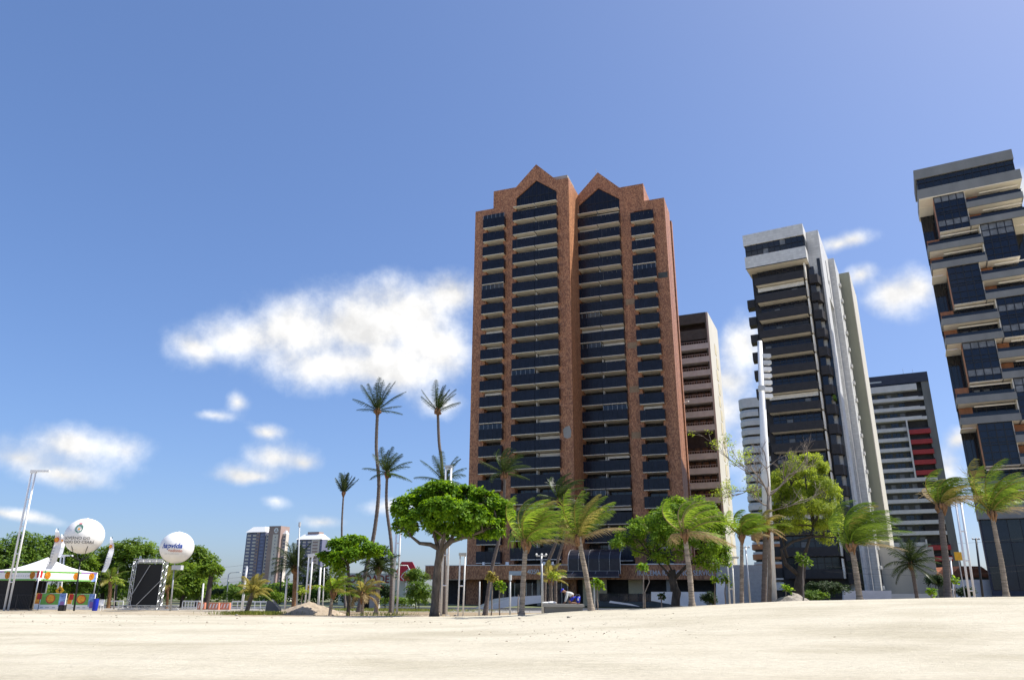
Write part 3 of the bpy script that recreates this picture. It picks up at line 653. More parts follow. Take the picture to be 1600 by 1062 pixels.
# ------------------------------------------------------------------ banded dark tower behind
def e1(a, b): return 1340 + a / 5.311, 560 + b / 5.311
AE = at(*e1(575, 108), 208); topE = AE.z; AE.z = 0
te = thing('banded_tower', 'dark tower with white floor bands and red balconies between the two nearer towers', 'building', AE, R(-26.4))
boxpart('roof_band', 'navy_band', te, -26, 0, -.3, 10, 60.7, topE); boxpart('corner_wall', 'dark_concrete', te, -2.0, 0, 0, 14, 0, 60.7); boxpart('wall', 'brown_wall', te, -26, -2.0, 1.2, 14, 0, 60.7)
we = MB().box(0, .9, 0, .06, 0, 1.25).box(1.0, 1.9, 0, .06, 0, 1.25).mesh('window', 'dark_glass'); we2 = MB().box(0, 1.2, 0, .06, 0, 1.15).mesh('window', 'curtain')
boxpart('terrace_rail', 'dark_glass', te, -24, -3.3, .1, .2, 60.2, 61.0); boxpart('terrace_pool_glass', 'sign_grey', te, -15.6, -12.2, -.36, -.3, 61.5, 61.9)
full = MB().box(-26, -3.3, -.9, 1.2, 0, 1.02).mesh('floor_band', 'pale_band'); partb = MB().box(-26, -7.5, -.35, 1.2, 0, 1.02).mesh('floor_band', 'pale_band')
stepb = MB().box(-3.3, -2.0, -.2, 1.2, 0, .95).mesh('step_band', 'pale_band'); redb = MB().box(-7.2, -1.7, -.5, 1.2, 0, 1.25).mesh('red_balcony', 'red_band')
railE = MB().box(-7.1, -1.8, -.45, -.4, 1.25, 1.6).mesh('rail', 'dark_glass')
re_ = random.Random(4); z = 58.35; fl = 0
while z > 1:
    red = fl in (4, 5, 6, 7, 8, 15, 16, 17, 18, 19, 20)
    if fl == 0: boxpart('floor_band', 'pale_band', te, -26, -3.3, -.9, 1.2, z, z + 1.8)
    elif not red: obj('floor_band', full, te, (0, 0, z)); obj('step_band', stepb, te, (0, 0, z))
    else: obj('floor_band', partb, te, (0, 0, z)); rb_ = obj('red_balcony', redb, te, (0, 0, z - 1.1)); obj('rail', railE, rb_)
    for k in range(7):
        x = -25 + k * 2.75
        if x < -8.2 or not red: obj('window', we if re_.random() < .75 else we2, te, (x + re_.uniform(-.2, .2), 1.12, z + 1.25))
    boxpart('balcony_recess', 'dim_room', te, -7.1, -2.02, 1.0, 1.15, z + 1.0, z + 2.88)
    z -= 2.9; fl += 1
boxpart('vertical_bar', 'pale_band', te, -7.55, -7.15, -.95, 1.2, 33.2, 50.2); boxpart('vertical_bar', 'pale_band', te, -7.55, -7.15, -.95, 1.2, 0, 16.6)
MB().tube([(-3.5, 2, 63), (-3.5, 2, 65.2)], .05, 4).tube([(-6, 2, 63), (-6, 2, 65.6)], .05, 4).build('antenna', 'steel', te)

# ------------------------------------------------------------------ pink-banded building beside the brick tower
def h7(a, b): return 1050 + a / 4.825, 480 + b / 4.825
AF = at(*h7(252, 35), 150); topF = AF.z; AF.z = 0
tf = thing('pink_banded_building', 'brown building with pinkish balcony bands and cream flank right behind the brick tower', 'building', AF, R(-24))
boxpart('roof_header', 'brown_wall', tf, -14, -.02, 0, 3, topF - 2.3, topF); boxpart('back_wall', 'dim_room', tf, -14, -.2, 1.7, 2.4, 0, topF - 2.3); boxpart('header', 'brown_wall', tf, -14, -.1, .2, 1.7, 53.4, 55.6)
fbm = MB().box(-14, .0, -.1, 1.7, 0, 1.2).mesh('balcony_band', 'pink_band')
frl = MB()
for k in range(28): frl.box(-14 + k * .5, -13.95 + k * .5, .0, .05, 1.2, 1.75)
frl.box(-14, 0, -.02, .07, 1.7, 1.78); frl = frl.mesh('rail', 'galvanised')
fw = MB()
for k in range(9): fw.box(-13.6 + k * 1.5, -12.5 + k * 1.5, 1.6, 1.7, 1.0, 2.6)
fw = fw.mesh('window', 'dark_glass')
for k in range(18):
    z = 51.1 - 2.92 * k
    if k == 7: continue
    b = obj('balcony_band', fbm, tf, (0, 0, z)); obj('rail', frl, b); obj('window', fw, b)
boxpart('corner_post', 'brown_wall', tf, -.28, -.02, -.02, .3, 0, topF - 2.3)
boxpart('flank', 'cream_side', tf, 0, .4, 0.02, 12.8, 0, topF - .05); boxpart('flank_core', 'cream_side', tf, -14, 0, 2.4, 12.7, 0, topF - .1)
for k in range(18): boxpart('flank_panel', 'beige_panel', tf, .4, .46, 6.3 + (k % 2) * .9, 8.3 + (k % 2) * .9, 51.6 - 2.92 * k, 53.9 - 2.92 * k); boxpart('flank_window', 'dim_room', tf, .38, .43, 8.3 + (k % 2) * .9, 8.7 + (k % 2) * .9, 51.9 - 2.92 * k, 52.9 - 2.92 * k)

# ------------------------------------------------------------------ round-cornered building
AG = at(*h7(490, 690), 235); topG = AG.z; AG.z = 0
tg = thing('round_cornered_building', 'grey building with rounded white balcony bands behind the tall white mast', 'building', AG, R(-24))
def rband(r, ext=0):
    p = [(14, -ext)]; p += [(r - (r + ext) * math.sin(a), r - (r + ext) * math.cos(a)) for a in [math.pi / 2 * k / 10 for k in range(11)]]; p += [(-ext, 10), (14, 10)]
    p.reverse(); return p
mb = MB().extrude_z(rband(3.2, -.9), 0, topG - 2); mb.build('wall', 'dim_room', tg)
bg_ = MB().extrude_z(rband(3.2), 0, 1.5).mesh('balcony_band', 'pale_band'); bo_ = MB().extrude_z(rband(3.2), 0, 1.5).mesh('balcony_band', 'orange_band'); gl_ = MB().extrude_z(rband(3.2, -.2), 1.5, 2.2).mesh('glass_rail', 'sign_grey')
for k in range(20):
    z = topG - 3.1 - 2.92 * k
    if z < 0: break
    b = obj('balcony_band', bo_ if 14 <= k <= 17 else bg_, tg, (0, 0, z)); 
    if k: obj('glass_rail', gl_, b)
    else: MB().extrude_z(rband(3.2), 1.5, 3.1).build('roof_band', 'pale_band', tg).location = (0, 0, z)
    for q in range(4): boxpart('window', 'dark_glass', tg, 3.4 + q * 2.6, 5.2 + q * 2.6, .8, .88, z + 1.5, z + 2.7)

# ------------------------------------------------------------------ the two far towers
def far_tower(label, px, py, Y, ang, spec, group='distant twin apartment towers'):
    A = at(px, py, Y); top = A.z; A.z = 0; t = thing('distant_tower', label, 'building', A, R(ang), group); spec(t, top); return t
def wing(t, x0, x1, y0, y1, z1, mt, wmt, cols, name='wing'):
    w = boxpart(name, mt, t, x0, x1, y0, y1, 0, z1); n = int((z1 - 3) / 2.95); cw = (x1 - x0) / cols
    me = MB().box(0, cw * .62, -.12, .0, 0, 1.45).mesh('window', wmt)
    for k in range(n):
        for c in range(cols): obj('window', me, w, (x0 + cw * (c + .19), y0, z1 - 3.2 - 2.95 * k))
def hip(t, x0, x1, y0, y1, z, h, mt='white_paint', ins=4):
    mb = MB(); b = [(x0-.4, y0-.4, z), (x1+.4, y0-.4, z), (x1+.4, y1, z), (x0-.4, y1, z)]; u = [(x0+ins, y0+ins, z+h), (x1-ins, y0+ins, z+h), (x1-ins, y1-ins, z+h), (x0+ins, y1-ins, z+h)]
    for k in range(4): q = (k+1) % 4; mb.face([b[k], b[q], u[q], u[k]])
    mb.face(u); mb.face(b[::-1]); mb.build('hip_roof', mt, t)
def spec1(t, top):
    wing(t, 0, 12, 0, 18, top - 1.0, 'far_blue_hazed', 'far_cream_hazed', 2); wing(t, 12.05, 15, -1.2, 12, top - .6, 'far_brown_hazed', 'far_blue_hazed', 1, 'pier_wing'); wing(t, 15.05, 21, -.6, 14, top - .8, 'far_blue_hazed', 'far_blue_window', 1, 'glazed_wing'); wing(t, 21.05, 26, .4, 12, top - 2, 'far_cream_hazed', 'far_blue_hazed', 1, 'link_wing')
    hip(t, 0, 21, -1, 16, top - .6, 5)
    b = boxpart('core', 'far_brown_hazed', t, 26.05, 38.5, -3, 10, 0, top + 4.2); boxpart('core_panel', 'far_cream_hazed', t, 31, 36.6, -3.15, -3, 0, top - 3)
    for k in range(17): boxpart('core_window', 'far_blue_hazed', t, 33.4, 34.2, -3.22, -3.15, top - 6 - k * 2.95, top - 5 - k * 2.95)
    lgo = MB().disc((34, top + .4), 2.3, -3.16).build('emblem', 'white_paint', t); MB().face([(32.2, -3.2, top - .8), (35.8, -3.2, top - .8), (34, -3.2, top + 2.3)]); MB().prism([(32.4, top - .7), (35.6, top - .7), (34, top + 2.0)], -3.2, -3.165).build('emblem_triangle', 'far_brown_hazed', lgo); MB().prism([(33.4, top - .1), (34.6, top - .1), (34, top + .9)], -3.23, -3.205).build('emblem_triangle', 'white_paint', lgo)
    wing(t, 38.55, 42, 1, 5, top - 2.5, 'far_cream_hazed', 'far_blue_hazed', 1, 'right_wing'); hip(t, 38.5, 41.8, 1, 5, top - 2.5, 3, ins=1.2)
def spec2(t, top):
    wing(t, -8, 9.5, 0, 16, top - 1, 'far_blue_hazed', 'far_cream_hazed', 3); wing(t, 9.55, 18.6, -.8, 14, top - 1.2, 'far_cream_hazed', 'far_brown_hazed', 1, 'cream_wing'); wing(t, 18.65, 21.2, 0, 14, top - 1, 'far_blue_hazed', 'far_blue_window', 1, 'edge_wing'); hip(t, -8, 21, -1, 16, top - .9, 5.2, ins=5); boxpart('lift_house', 'far_brown_hazed', t, 1, 14, 4, 12, top + 2, top + 6.6)
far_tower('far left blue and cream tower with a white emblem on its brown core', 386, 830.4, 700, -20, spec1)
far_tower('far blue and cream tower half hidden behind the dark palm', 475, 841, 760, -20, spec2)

# low houses, walls and the shop sign behind the trees
YS = 112
sg = thing('shop_wall', 'long pale wall with big red letters between the palm trunks', 'sign', (at(528, 940, YS).x, YS, 0)); w_ = at(640, 900, YS).x - sg.location.x; zt = at(580, 895, YS).z
boxpart('wall', 'sign_wall', sg, 0, w_ + .6, 0, 5, 0, zt)
xl, xr = at(534, 905, YS).x - sg.location.x, at(608, 905, YS).x - sg.location.x
tm = text_mesh('NOVIDADE', 1.45, 'letter_red', .03, .022); tw = max(v.co.x for v in tm.vertices) - min(v.co.x for v in tm.vertices)
lo = obj('letters', tm, sg, ((xl + xr) / 2, -.06, at(570, 904.5, YS).z)); lo.scale.x = (xr - xl) / tw
hx = thing('hexagon_sign', 'dark red hexagon shop sign with white angular line beside the twin lamp post', 'sign', (at(633, 940, YS - 1).x, YS - 1, 0)); cz = at(633, 892, YS - 1).z
MB().prism([(1.5 * math.cos(R(60 * k)) , cz + 1.5 * math.sin(R(60 * k))) for k in range(6)], -.2, .2).build('panel', 'sign_red', hx)
MB().tube([(-.9, -.24, cz + .8), (.1, -.24, cz + .8), (.5, -.24, cz + .1), (-.3, -.24, cz - .15), (-.75, -.24, cz - .75), (-.3, -.24, cz - 1.2)], .06, 4).build('white_line', 'white_paint', hx)
MB().prism([(-.3, cz - .1), (.3, cz - .5), (.75, cz + .1), (.4, cz + .45)], -.23, -.2).build('grey_mark', 'sign_grey', hx); MB().tube([(0, 0, 0), (0, 0, cz - 1.2)], .15, 8).build('post', 'steel', hx)
def house(label, px0, px1, pyw, pyr, Y, wm='plaster', rm='roof_tile'):
    a, b = at(px0, pyw, Y), at(px1, pyw, Y); t = thing('low_house', label, 'house', (a.x, Y, 0)); w = b.x - a.x; zr = at(px0, pyr, Y).z
    boxpart('wall', wm, t, 0, w, 0, 7, 0, a.z); mb = MB()
    mb.prism([(-.5, a.z), (w + .5, a.z), (w * .75, zr), (w * .25, zr)], -.6, 7.6); mb.build('roof', rm, t)
    for k in range(3): f = boxpart('window', 'dark_glass', t, w * (.12 + .3 * k), w * (.27 + .3 * k), -.05, 0, a.z * .35, a.z * .8); boxpart('sill', 'concrete', f, w * (.11 + .3 * k), w * (.28 + .3 * k), -.12, 0, a.z * .33, a.z * .35)
house('low house with terracotta tile roof between the right palm and twin lamp post', 1484, 1548, 901, 884, 112, 'dark_concrete')
house('low house with orange roof beyond the distant tower foot', 408, 446, 922, 914, 160); house('small white house with orange roof left of the distant tower', 352, 382, 922, 914, 190)
prism_thing('boundary_wall', 'cream boundary wall beside the dark palm', 'wall', [(1376,945),(1462,945),(1462,927),(1376,927)], 92, .3, 'cream_side')
prism_thing('boundary_wall', 'grey low wall behind the wind-blown palm and round gravel heap', 'wall', [(1318,945),(1393,945),(1393,922),(1318,922)], 90, .3, 'pale_band')
prism_thing('boundary_wall', 'pale patchy wall behind the right twin lamp post', 'wall', [(1490,945),(1552,945),(1552,905),(1490,905)], 104, .3, 'pale_band')
prism_thing('boundary_wall', 'dark rendered wall with pale patches left of the tall mast foot', 'wall', [(1120,945),(1195,945),(1195,882),(1120,882)], 100, .4, 'tank_grey')
prism_thing('boundary_wall', 'white gate wall right of the brick podium end', 'wall', [(1120,947),(1133,947),(1133,909),(1120,909)], 96, .4, 'plaster')
# ------------------------------------------------------------------ vegetation builders
WIND = Vector((1, -.12, 0)).normalized()
def frond(origin, az, el, L, wind, droop, leafL, r, mats, wleaf=.045, nseg=20, per=2, hang=.35):
    d = Vector((math.cos(el) * math.cos(az), math.cos(el) * math.sin(az), math.sin(el))); p = Vector(origin); pts = [p.copy()]; dirs = [d.copy()]
    for i in range(nseg):
        t = (i + .5) / nseg; d = (d + (Vector((0, 0, -1)) * droop * (.25 + 1.5 * t) + WIND * wind * (.3 + 1.2 * t)) / nseg * 1.6).normalized()
        p = p + d * (L / nseg); pts.append(p.copy()); dirs.append(d.copy())
    mb = MB(); mb.cur = 1; mb.tube(pts[::2], [.045 * (1 - .85 * k / (len(pts[::2]) - 1)) + .006 for k in range(len(pts[::2]))], 4, False); mb.cur = 0
    roll = r.uniform(-.5, .5)
    for i in range(2, nseg * per):
        t = i / (nseg * per); a = t * nseg; k = min(int(a), nseg - 1); q = pts[k].lerp(pts[k + 1], a - k); dd = dirs[k]
        up = Vector((0, 0, 1)); s = dd.cross(up); s = s.normalized() if s.length > .15 else Vector((math.cos(az + 1.57), math.sin(az + 1.57), 0)); nrm = s.cross(dd); s = (s * math.cos(roll) + nrm * math.sin(roll)).normalized()
        ll = leafL * (math.sin(math.pi * min(1, .16 + .8 * t)) ** .6) * r.uniform(.82, 1.1)
        for sg_ in (-1, 1):
            if r.random() < .04: continue
            ld = (s * sg_ * .85 + dd * (.45 + .4 * t) + WIND * wind * .55 * r.uniform(.7, 1.3) + Vector((0, 0, -hang * r.uniform(.5, 1.4)))).normalized()
            m1 = q + ld * ll * .55; ld2 = (ld + Vector((0, 0, -.3 - hang * .6)) + WIND * wind * .3).normalized(); tip = m1 + ld2 * ll * .45
            wv = dd * wleaf * .5
            i0 = len(mb.v); mb.v += [tuple(q - wv), tuple(q + wv), tuple(m1 + wv * .9), tuple(m1 - wv * .9), tuple(tip)]
            mb.f += [(i0, i0 + 1, i0 + 2, i0 + 3), (i0 + 3, i0 + 2, i0 + 4)]; mb.mi += [0, 0]
    return mb.mesh('frond', mats)
def palm(label, path, Y, L, n, wind=.5, droop=.5, leaf='palm_leaf_green', rach='palm_leaf_yellow', tr='palm_trunk', r=(.2,.13), el=(-.25, 1.35), leafL=.62, dry=0, seed=0, group='coconut palms', base_px=None, dryhang=0, nuts=0, azc=None, cat='palm', hang=.35, fibre=True, name='coconut_palm', wleaf=.04):
    r = (r[0] * .87, r[1] * .87); rnd = random.Random(seed); b = gp(path[0][0], Y, -.1); t = thing(name, label, cat, b, 0, group)
    pts = [Vector((0, 0, 0))]
    for x, y in path[1:]:
        p = at(x, y, Y); pts.append(Vector((p.x - b.x, 0, p.z - b.z)))
    # smooth the trunk line
    fine = []
    for i in range(len(pts) - 1):
        p0 = pts[max(i-1, 0)]; p1 = pts[i]; p2 = pts[i+1]; p3 = pts[min(i+2, len(pts)-1)]
        for k in range(5):
            u = k / 5; fine.append(.5 * ((2*p1) + (p2-p0)*u + (2*p0-5*p1+4*p2-p3)*u*u + (3*p1-p0-3*p2+p3)*u*u*u))
    fine.append(pts[-1])
    # ringed trunk
    H = fine[-1].z; path2 = []; rad = []
    for i in range(len(fine) - 1):
        for k in range(4):
            u = k / 4; q = fine[i].lerp(fine[i+1], u); f = (i + u) / (len(fine) - 1); base = r[0] + (r[1] - r[0]) * f + (.5 * r[0] * max(0, 1 - f * 9)) ; path2.append(q); rad.append(base * (1 + (.07 if k % 2 else -.03)))
    path2.append(fine[-1]); rad.append(r[1] * .9)
    MB().tube(path2, rad, 10).build('trunk', tr, t, True)
    c = fine[-1]
    if fibre:
        mb = MB(); 
        for k in range(9):
            a = rnd.uniform(0, 6.28); h = rnd.uniform(.25, .7); mb.tube([c + Vector((math.cos(a)*r[1]*.8, math.sin(a)*r[1]*.8, -h)), c + Vector((math.cos(a)*r[1]*1.9, math.sin(a)*r[1]*1.9, -h*.35)), c + Vector((math.cos(a)*r[1]*1.3, math.sin(a)*r[1]*1.3, .25))], [.05, .09, .03], 5)
        mb.tube([c + Vector((0,0,-.5)), c + Vector((0,0,.35))], [r[1]*1.15, r[1]*.9], 8); mb.build('frond_sheath', 'palm_fibre', t, True)
    for k in range(n):
        f = (k + .5) / n; e = el[0] + (el[1] - el[0]) * f; a = (azc if azc is not None else 0) + k * 2.39996 + rnd.uniform(-.25, .25)
        o = c + Vector((math.cos(a) * r[1] * .8, math.sin(a) * r[1] * .8, -.1 + .35 * f)); isdry = k < dry
        Lk = L * rnd.uniform(.82, 1.08) * (1 - .22 * abs(f - .45))
        me = frond(o, a, e + rnd.uniform(-.1, .1), Lk, wind * rnd.uniform(.75, 1.25), droop * rnd.uniform(.8, 1.25) * (1.6 if isdry else 1), leafL * rnd.uniform(.9, 1.1), rnd, ['palm_leaf_dry' if isdry else (leaf if rnd.random() < .66 or 'dark' in leaf else rnd.choice(('palm_leaf_green', 'palm_leaf_green', 'palm_leaf_yellow'))), 'palm_leaf_dry' if isdry else rach], hang=hang, wleaf=wleaf)
        obj('frond', me, t)
    for k in range(nuts):
        a = rnd.uniform(0, 6.28); MB().sphere(c + Vector((math.cos(a) * .3, math.sin(a) * .3, -.25 + rnd.uniform(-.15, .1))), .13, 8, 6, 1.2).build('coconut', 'palm_fibre' if rnd.random() < .5 else 'tree_leaf_light', t, True)
    return t

def leaf_mesh(name, C, A, Nn, ln, wd, mt):
    """C centres, A axis, Nn normals (unit-ish), ln / wd sizes: one six-cornered leaf each"""
    C = np.asarray(C, float); A = np.asarray(A, float); Nn = np.asarray(Nn, float)
    A /= np.linalg.norm(A, axis=1, keepdims=True) + 1e-9; B = np.cross(Nn, A); B /= np.linalg.norm(B, axis=1, keepdims=True) + 1e-9; Z = np.cross(A, B)
    ln = np.asarray(ln)[:, None]; wd = np.asarray(wd)[:, None]; n = len(C)
    P = np.stack([C, C + A*ln*.4 + B*wd*.38 + Z*ln*.05, C + A*ln*.78 + B*wd*.46, C + A*ln - Z*ln*.1, C + A*ln*.78 - B*wd*.46, C + A*ln*.4 - B*wd*.38 + Z*ln*.05], 1).reshape(-1, 3)
    me = bpy.data.meshes.new(name); me.vertices.add(n*6); me.vertices.foreach_set('co', P.ravel().astype(np.float32))
    me.loops.add(n*6); me.loops.foreach_set('vertex_index', np.arange(n*6, dtype=np.int32)); me.polygons.add(n)
    me.polygons.foreach_set('loop_start', np.arange(0, n*6, 6, dtype=np.int32)); me.polygons.foreach_set('loop_total', np.full(n, 6, np.int32)); me.materials.append(M[mt]); me.update(calc_edges=True); return me

def broadleaf(name, label, trunk, Y, blobs, n_ros, leaf=(.24, .13), per=9, mt='almond_leaf', bark='bark_grey', group=None, cat='tree', seed=0, flat=.75, gap=-.12, limbs=True, fork=None, twigs=5, shell=.5, extra=(), bend=.25, up=.7):
    """trunk: [(px, py, radius m)...]; blobs: [(px, py, rx px, ry px, depth offset m)]"""
    rnd = random.Random(seed); g = np.random.RandomState(seed); b = gp(trunk[0][0], Y, -.12); t = thing(name, label, cat, b, 0, group)
    def loc(x, y, dy=0): p = at(x, y, Y); return Vector((p.x - b.x, dy, p.z - b.z))
    tp = [Vector((0, 0, 0))] + [loc(x, y, rnd.uniform(-.08, .08)) for x, y, _ in trunk[1:]]; tr = [q[2] for q in trunk]
    tw = MB(); pth = []; rd = []
    for i in range(len(tp) - 1):
        for k in range(4): u = k / 4; pth.append(tp[i].lerp(tp[i+1], u) + Vector((rnd.uniform(-.02, .02), rnd.uniform(-.02, .02), 0))); rd.append((tr[i] + (tr[i+1] - tr[i]) * u) * (1 + (.35 if i == 0 and k == 0 else 0)) * rnd.uniform(.95, 1.06))
    pth.append(tp[-1]); rd.append(tr[-1]); tw.tube(pth, rd, 10); tw.build('trunk', bark, t, True)
    top = tp[-1]; pxm = FPX / math.cos(PITCH) / Y; Cs, As, Ns = [], [], []; br = MB()
    hubs = [top] + [loc(*q) for pathx, _ in extra for q in pathx[1:]]
    vol = [ (rx * ry) ** 1.0 for _, _, rx, ry, _ in blobs ]; tot = sum(vol)
    for (x, y, rx, ry, dy), vv in zip(blobs, vol):
        c = loc(x, y, dy); ax, az_ = rx / pxm, ry / pxm; ay = ax * flat; nr = max(4, int(n_ros * vv / tot)); ends = []
        k = 0; tries = 0
        while k < nr and tries < nr * 6:
            tries += 1; d = Vector(g.normal(size=3)); d.normalize(); rr_ = shell + (1 - shell) * rnd.random() ** .6
            if d.z < -.35 and rnd.random() < .6: continue
            p = c + Vector((d.x * ax, d.y * ay, d.z * az_)) * rr_
            if mnoise.noise(p * 1.15 + Vector((seed * 3.1, 0, 0))) < gap: continue
            k += 1; ends.append(p); nv = (Vector((d.x, d.y, d.z)) * .6 + Vector((0, 0, up)) + Vector(g.normal(size=3)) * .22).normalized(); o1 = nv.orthogonal().normalized(); o2 = nv.cross(o1); ph = rnd.random() * 6.28
            for q in range(per):
                a = ph + q * 2.4; rad_ = o1 * math.cos(a) + o2 * math.sin(a); lift = rnd.uniform(-.15, .65)
                axv = (rad_ + nv * lift).normalized(); off = rad_ * leaf[0] * rnd.uniform(.05, .5) + nv * rnd.uniform(-.12, .1)
                Cs.append(p + off); As.append(axv); nn = (nv + Vector(g.normal(size=3)) * .28).normalized(); Ns.append(nn)
        if limbs:
            st = min(hubs, key=lambda h: (h - c).length + (1.5 if h.z > c.z else 0)); mid = st.lerp(c, .5) + Vector((rnd.uniform(-bend, bend), rnd.uniform(-bend, bend), rnd.uniform(-.1, bend))); r0 = min(tr[-1] * .6, .04 + .018 * math.sqrt(vv / 100)); br.tube([st - Vector((0, 0, tr[-1] * .3)), st.lerp(mid, .5), mid, mid.lerp(c, .6), c], [r0, r0 * .85, r0 * .65, r0 * .5, r0 * .3], 7)
            for e in rnd.sample(ends, min(twigs, len(ends))): q = mid.lerp(c, rnd.uniform(.4, 1)); br.tube([q, q.lerp(e, .5) + Vector((0, 0, rnd.uniform(-.15, .1))), e], [r0 * .4, r0 * .25, .012], 5, False)
    for pathx, ra in extra: br.tube([loc(x, y, dy) for x, y, dy in pathx], [ra * (1 - .75 * i / (len(pathx) - 1)) for i in range(len(pathx))], 7)
    if br.v: br.build('limbs', bark, t, True)
    n = len(Cs); ln = leaf[0] * g.uniform(.7, 1.2, n); wd = leaf[1] * g.uniform(.75, 1.2, n)
    if n: obj('crown', leaf_mesh('crown', Cs, As, Ns, ln, wd, mt), t)
    return t

# ------------------------------------------------------------------ broadleaf trees
broadleaf('almond_tree', 'big sea almond with bright umbrella crown and stout trunk left of the brick tower', [(679,956,.27),(681,920,.265),(684,880,.255),(689,856,.28)], 51,
  [(640,795,26,20,-.6),(660,775,30,16,.8),(690,768,30,15,-.5),(725,770,26,14,.6),(755,785,26,18,-.8),(782,798,22,20,.3),(630,822,20,12,.6),(660,815,30,16,-1.4),(700,800,40,20,-1.8),(740,812,30,18,-1.4),(770,825,24,14,-.5),(690,825,28,12,1.2),(720,830,26,10,-1.0),(700,790,46,18,2.0),(745,835,18,8,.8)],
  2700, (.27,.15), 9, 'almond_leaf', 'bark_grey', 'sea almond trees', seed=5, gap=-.1, twigs=7, extra=[([(688,860,0),(706,845,-.2),(730,838,-.4),(755,830,-.6),(776,812,-.5)], .20), ([(688,858,0),(672,850,.1),(655,848,.2),(640,836,.3),(632,815,.3)], .18), ([(687,868,0),(694,838,-.3),(706,805,-.5)], .18), ([(686,862,0),(676,830,.5),(668,795,.8)], .15), ([(688,862,0),(715,825,.9),(740,800,.8)], .14)])
broadleaf('almond_tree', 'smaller sea almond left of the tall leaning palm trunk', [(545,955,.13),(546,925,.12),(545,900,.12),(543,880,.12)], 58,
  [(530,852,20,11,0),(552,846,22,10,.6),(575,858,22,10,-.4),(596,862,14,8,.3),(515,872,14,9,.4),(536,872,18,10,-.8),(528,887,12,7,.2),(558,866,18,9,-1),(505,868,8,6,0)], 720, (.27,.15), 9, 'almond_leaf', 'bark_grey', 'sea almond trees', seed=9, gap=-.12, twigs=5)
broadleaf('almond_tree', 'wide green tree before the podium letters with leaning forked trunk', [(1052,945,.34),(1057,925,.30),(1052,908,.27),(1050,890,.26)], 57,
  [(985,835,26,16,0),(1005,822,24,16,.8),(970,848,20,9,-.4),(1030,812,28,18,-.8),(1060,800,26,20,.5),(1090,800,28,26,-.6),(1118,815,24,26,.4),(1045,840,36,20,-1.4),(1085,850,34,24,-1.6),(1120,855,26,22,.6),(1010,856,28,12,.8),(1040,870,30,10,-.5),(1105,880,24,12,-.4),(1060,785,22,12,1.0),(1060,830,40,24,1.6),(1130,872,12,14,0)],
  2600, (.2,.11), 8, 'almond_leaf_light', 'bark_dark', 'sea almond trees', seed=12, gap=-.08, twigs=7, extra=[([(1052,908,0),(1040,890,.2),(1020,868,.3)], .14), ([(1052,905,0),(1075,880,-.2),(1098,860,-.4)], .15)])
broadleaf('feathery_tree', 'feathery yellow-green tree with dark twisted trunk in front of the white tower', [(1246,943,.40),(1248,915,.33),(1252,895,.28),(1254,880,.26)], 55,
  [(1255,716,32,15,0),(1278,735,28,20,.5),(1238,742,34,24,-.6),(1262,765,44,28,.6),(1222,775,28,22,-.5),(1288,772,26,30,-.3),(1270,797,42,22,-1),(1232,802,32,16,.6),(1302,810,24,16,.6),(1285,822,30,13,-.4),(1250,818,30,13,1.0),(1222,748,24,18,.8),(1210,800,22,16,.4),(1300,838,24,12,.2),(1222,826,22,10,-.6),(1195,770,18,12,.3)],
  5400, (.15,.06), 8, 'feather_leaf', 'bark_dark', None, seed=21, gap=.06, twigs=9, shell=.0, up=.4, extra=[([(1250,900,0),(1228,880,.1),(1222,858,.2),(1240,845,.1),(1265,838,-.1),(1285,836,-.2)], .17), ([(1253,882,0),(1262,850,0),(1272,820,.1)], .16), ([(1230,870,0),(1226,845,.3),(1215,815,.4)], .10)])
# bare tree: real branching twigs
def bare_tree():
    Y = 53; b = gp(1200, Y, -.1); t = thing('bare_tree', 'bare brown tree with spreading leafless twigs beside the tall white mast', 'tree', b); rnd = random.Random(8)
    def loc(x, y, dy=0): p = at(x, y, Y); return Vector((p.x - b.x, dy, p.z - b.z))
    tk = MB().tube([(0,0,0), loc(1203,900), loc(1202,850), loc(1200,800), loc(1201,760)], [.16,.14,.13,.12,.09], 8); tk.build('trunk', 'bark_pale', t, True); mb = MB(); tips = []
    def grow(p, d, L, r, lev):
        q = p; pts = [p]
        for i in range(4): d = (d + Vector((rnd.uniform(-.28,.28), rnd.uniform(-.28,.28), rnd.uniform(-.12,.2)))).normalized(); q = q + d * L / 4; pts.append(q)
        r_ = r * .72; mb.tube(pts, [r_, r_*.85, r_*.7, r_*.55, r_*.4], 5, False)
        if lev == 0: tips.append(q); return
        for i in range(rnd.choice((3, 4, 4))):
            j = rnd.choice((2, 3, 4)); dd = (d + Vector((rnd.uniform(-.9,.9), rnd.uniform(-.9,.9), rnd.uniform(-.3,.6)))).normalized(); grow(pts[j], dd, L * rnd.uniform(.5, .75), r * .58, lev - 1)
    for (x, y), (x1, y1), r in (((1201,775),(1172,745),.10), ((1201,775),(1235,748),.10), ((1201,790),(1165,784),.08), ((1201,762),(1208,722),.08), ((1201,800),(1245,790),.07), ((1201,765),(1158,728),.08), ((1201,770),(1250,735),.08), ((1190,760),(1150,760),.06)):
        p = loc(x, y); d = (loc(x1, y1, rnd.uniform(-.8,.8)) - p); grow(p, d.normalized(), d.length * 1.05, r, 3)
    mb.build('branches', 'bark_pale', t, True)
    C_, A_, N_ = [], [], []
    for q in tips:
        if q.x < loc(1165, 740).x and rnd.random() < .7:
            for k in range(14): C_.append(q + Vector((rnd.uniform(-.25,.25), rnd.uniform(-.25,.25), rnd.uniform(-.2,.2)))); A_.append((rnd.uniform(-1,1), rnd.uniform(-1,1), rnd.uniform(-.4,.4))); N_.append((rnd.uniform(-.4,.4), rnd.uniform(-.4,.4), 1))
    if C_: tag(obj('leaf_tufts', leaf_mesh('leaf_tufts', C_, A_, N_, np.full(len(C_), .17), np.full(len(C_), .08), 'feather_leaf'), t), kind='stuff')
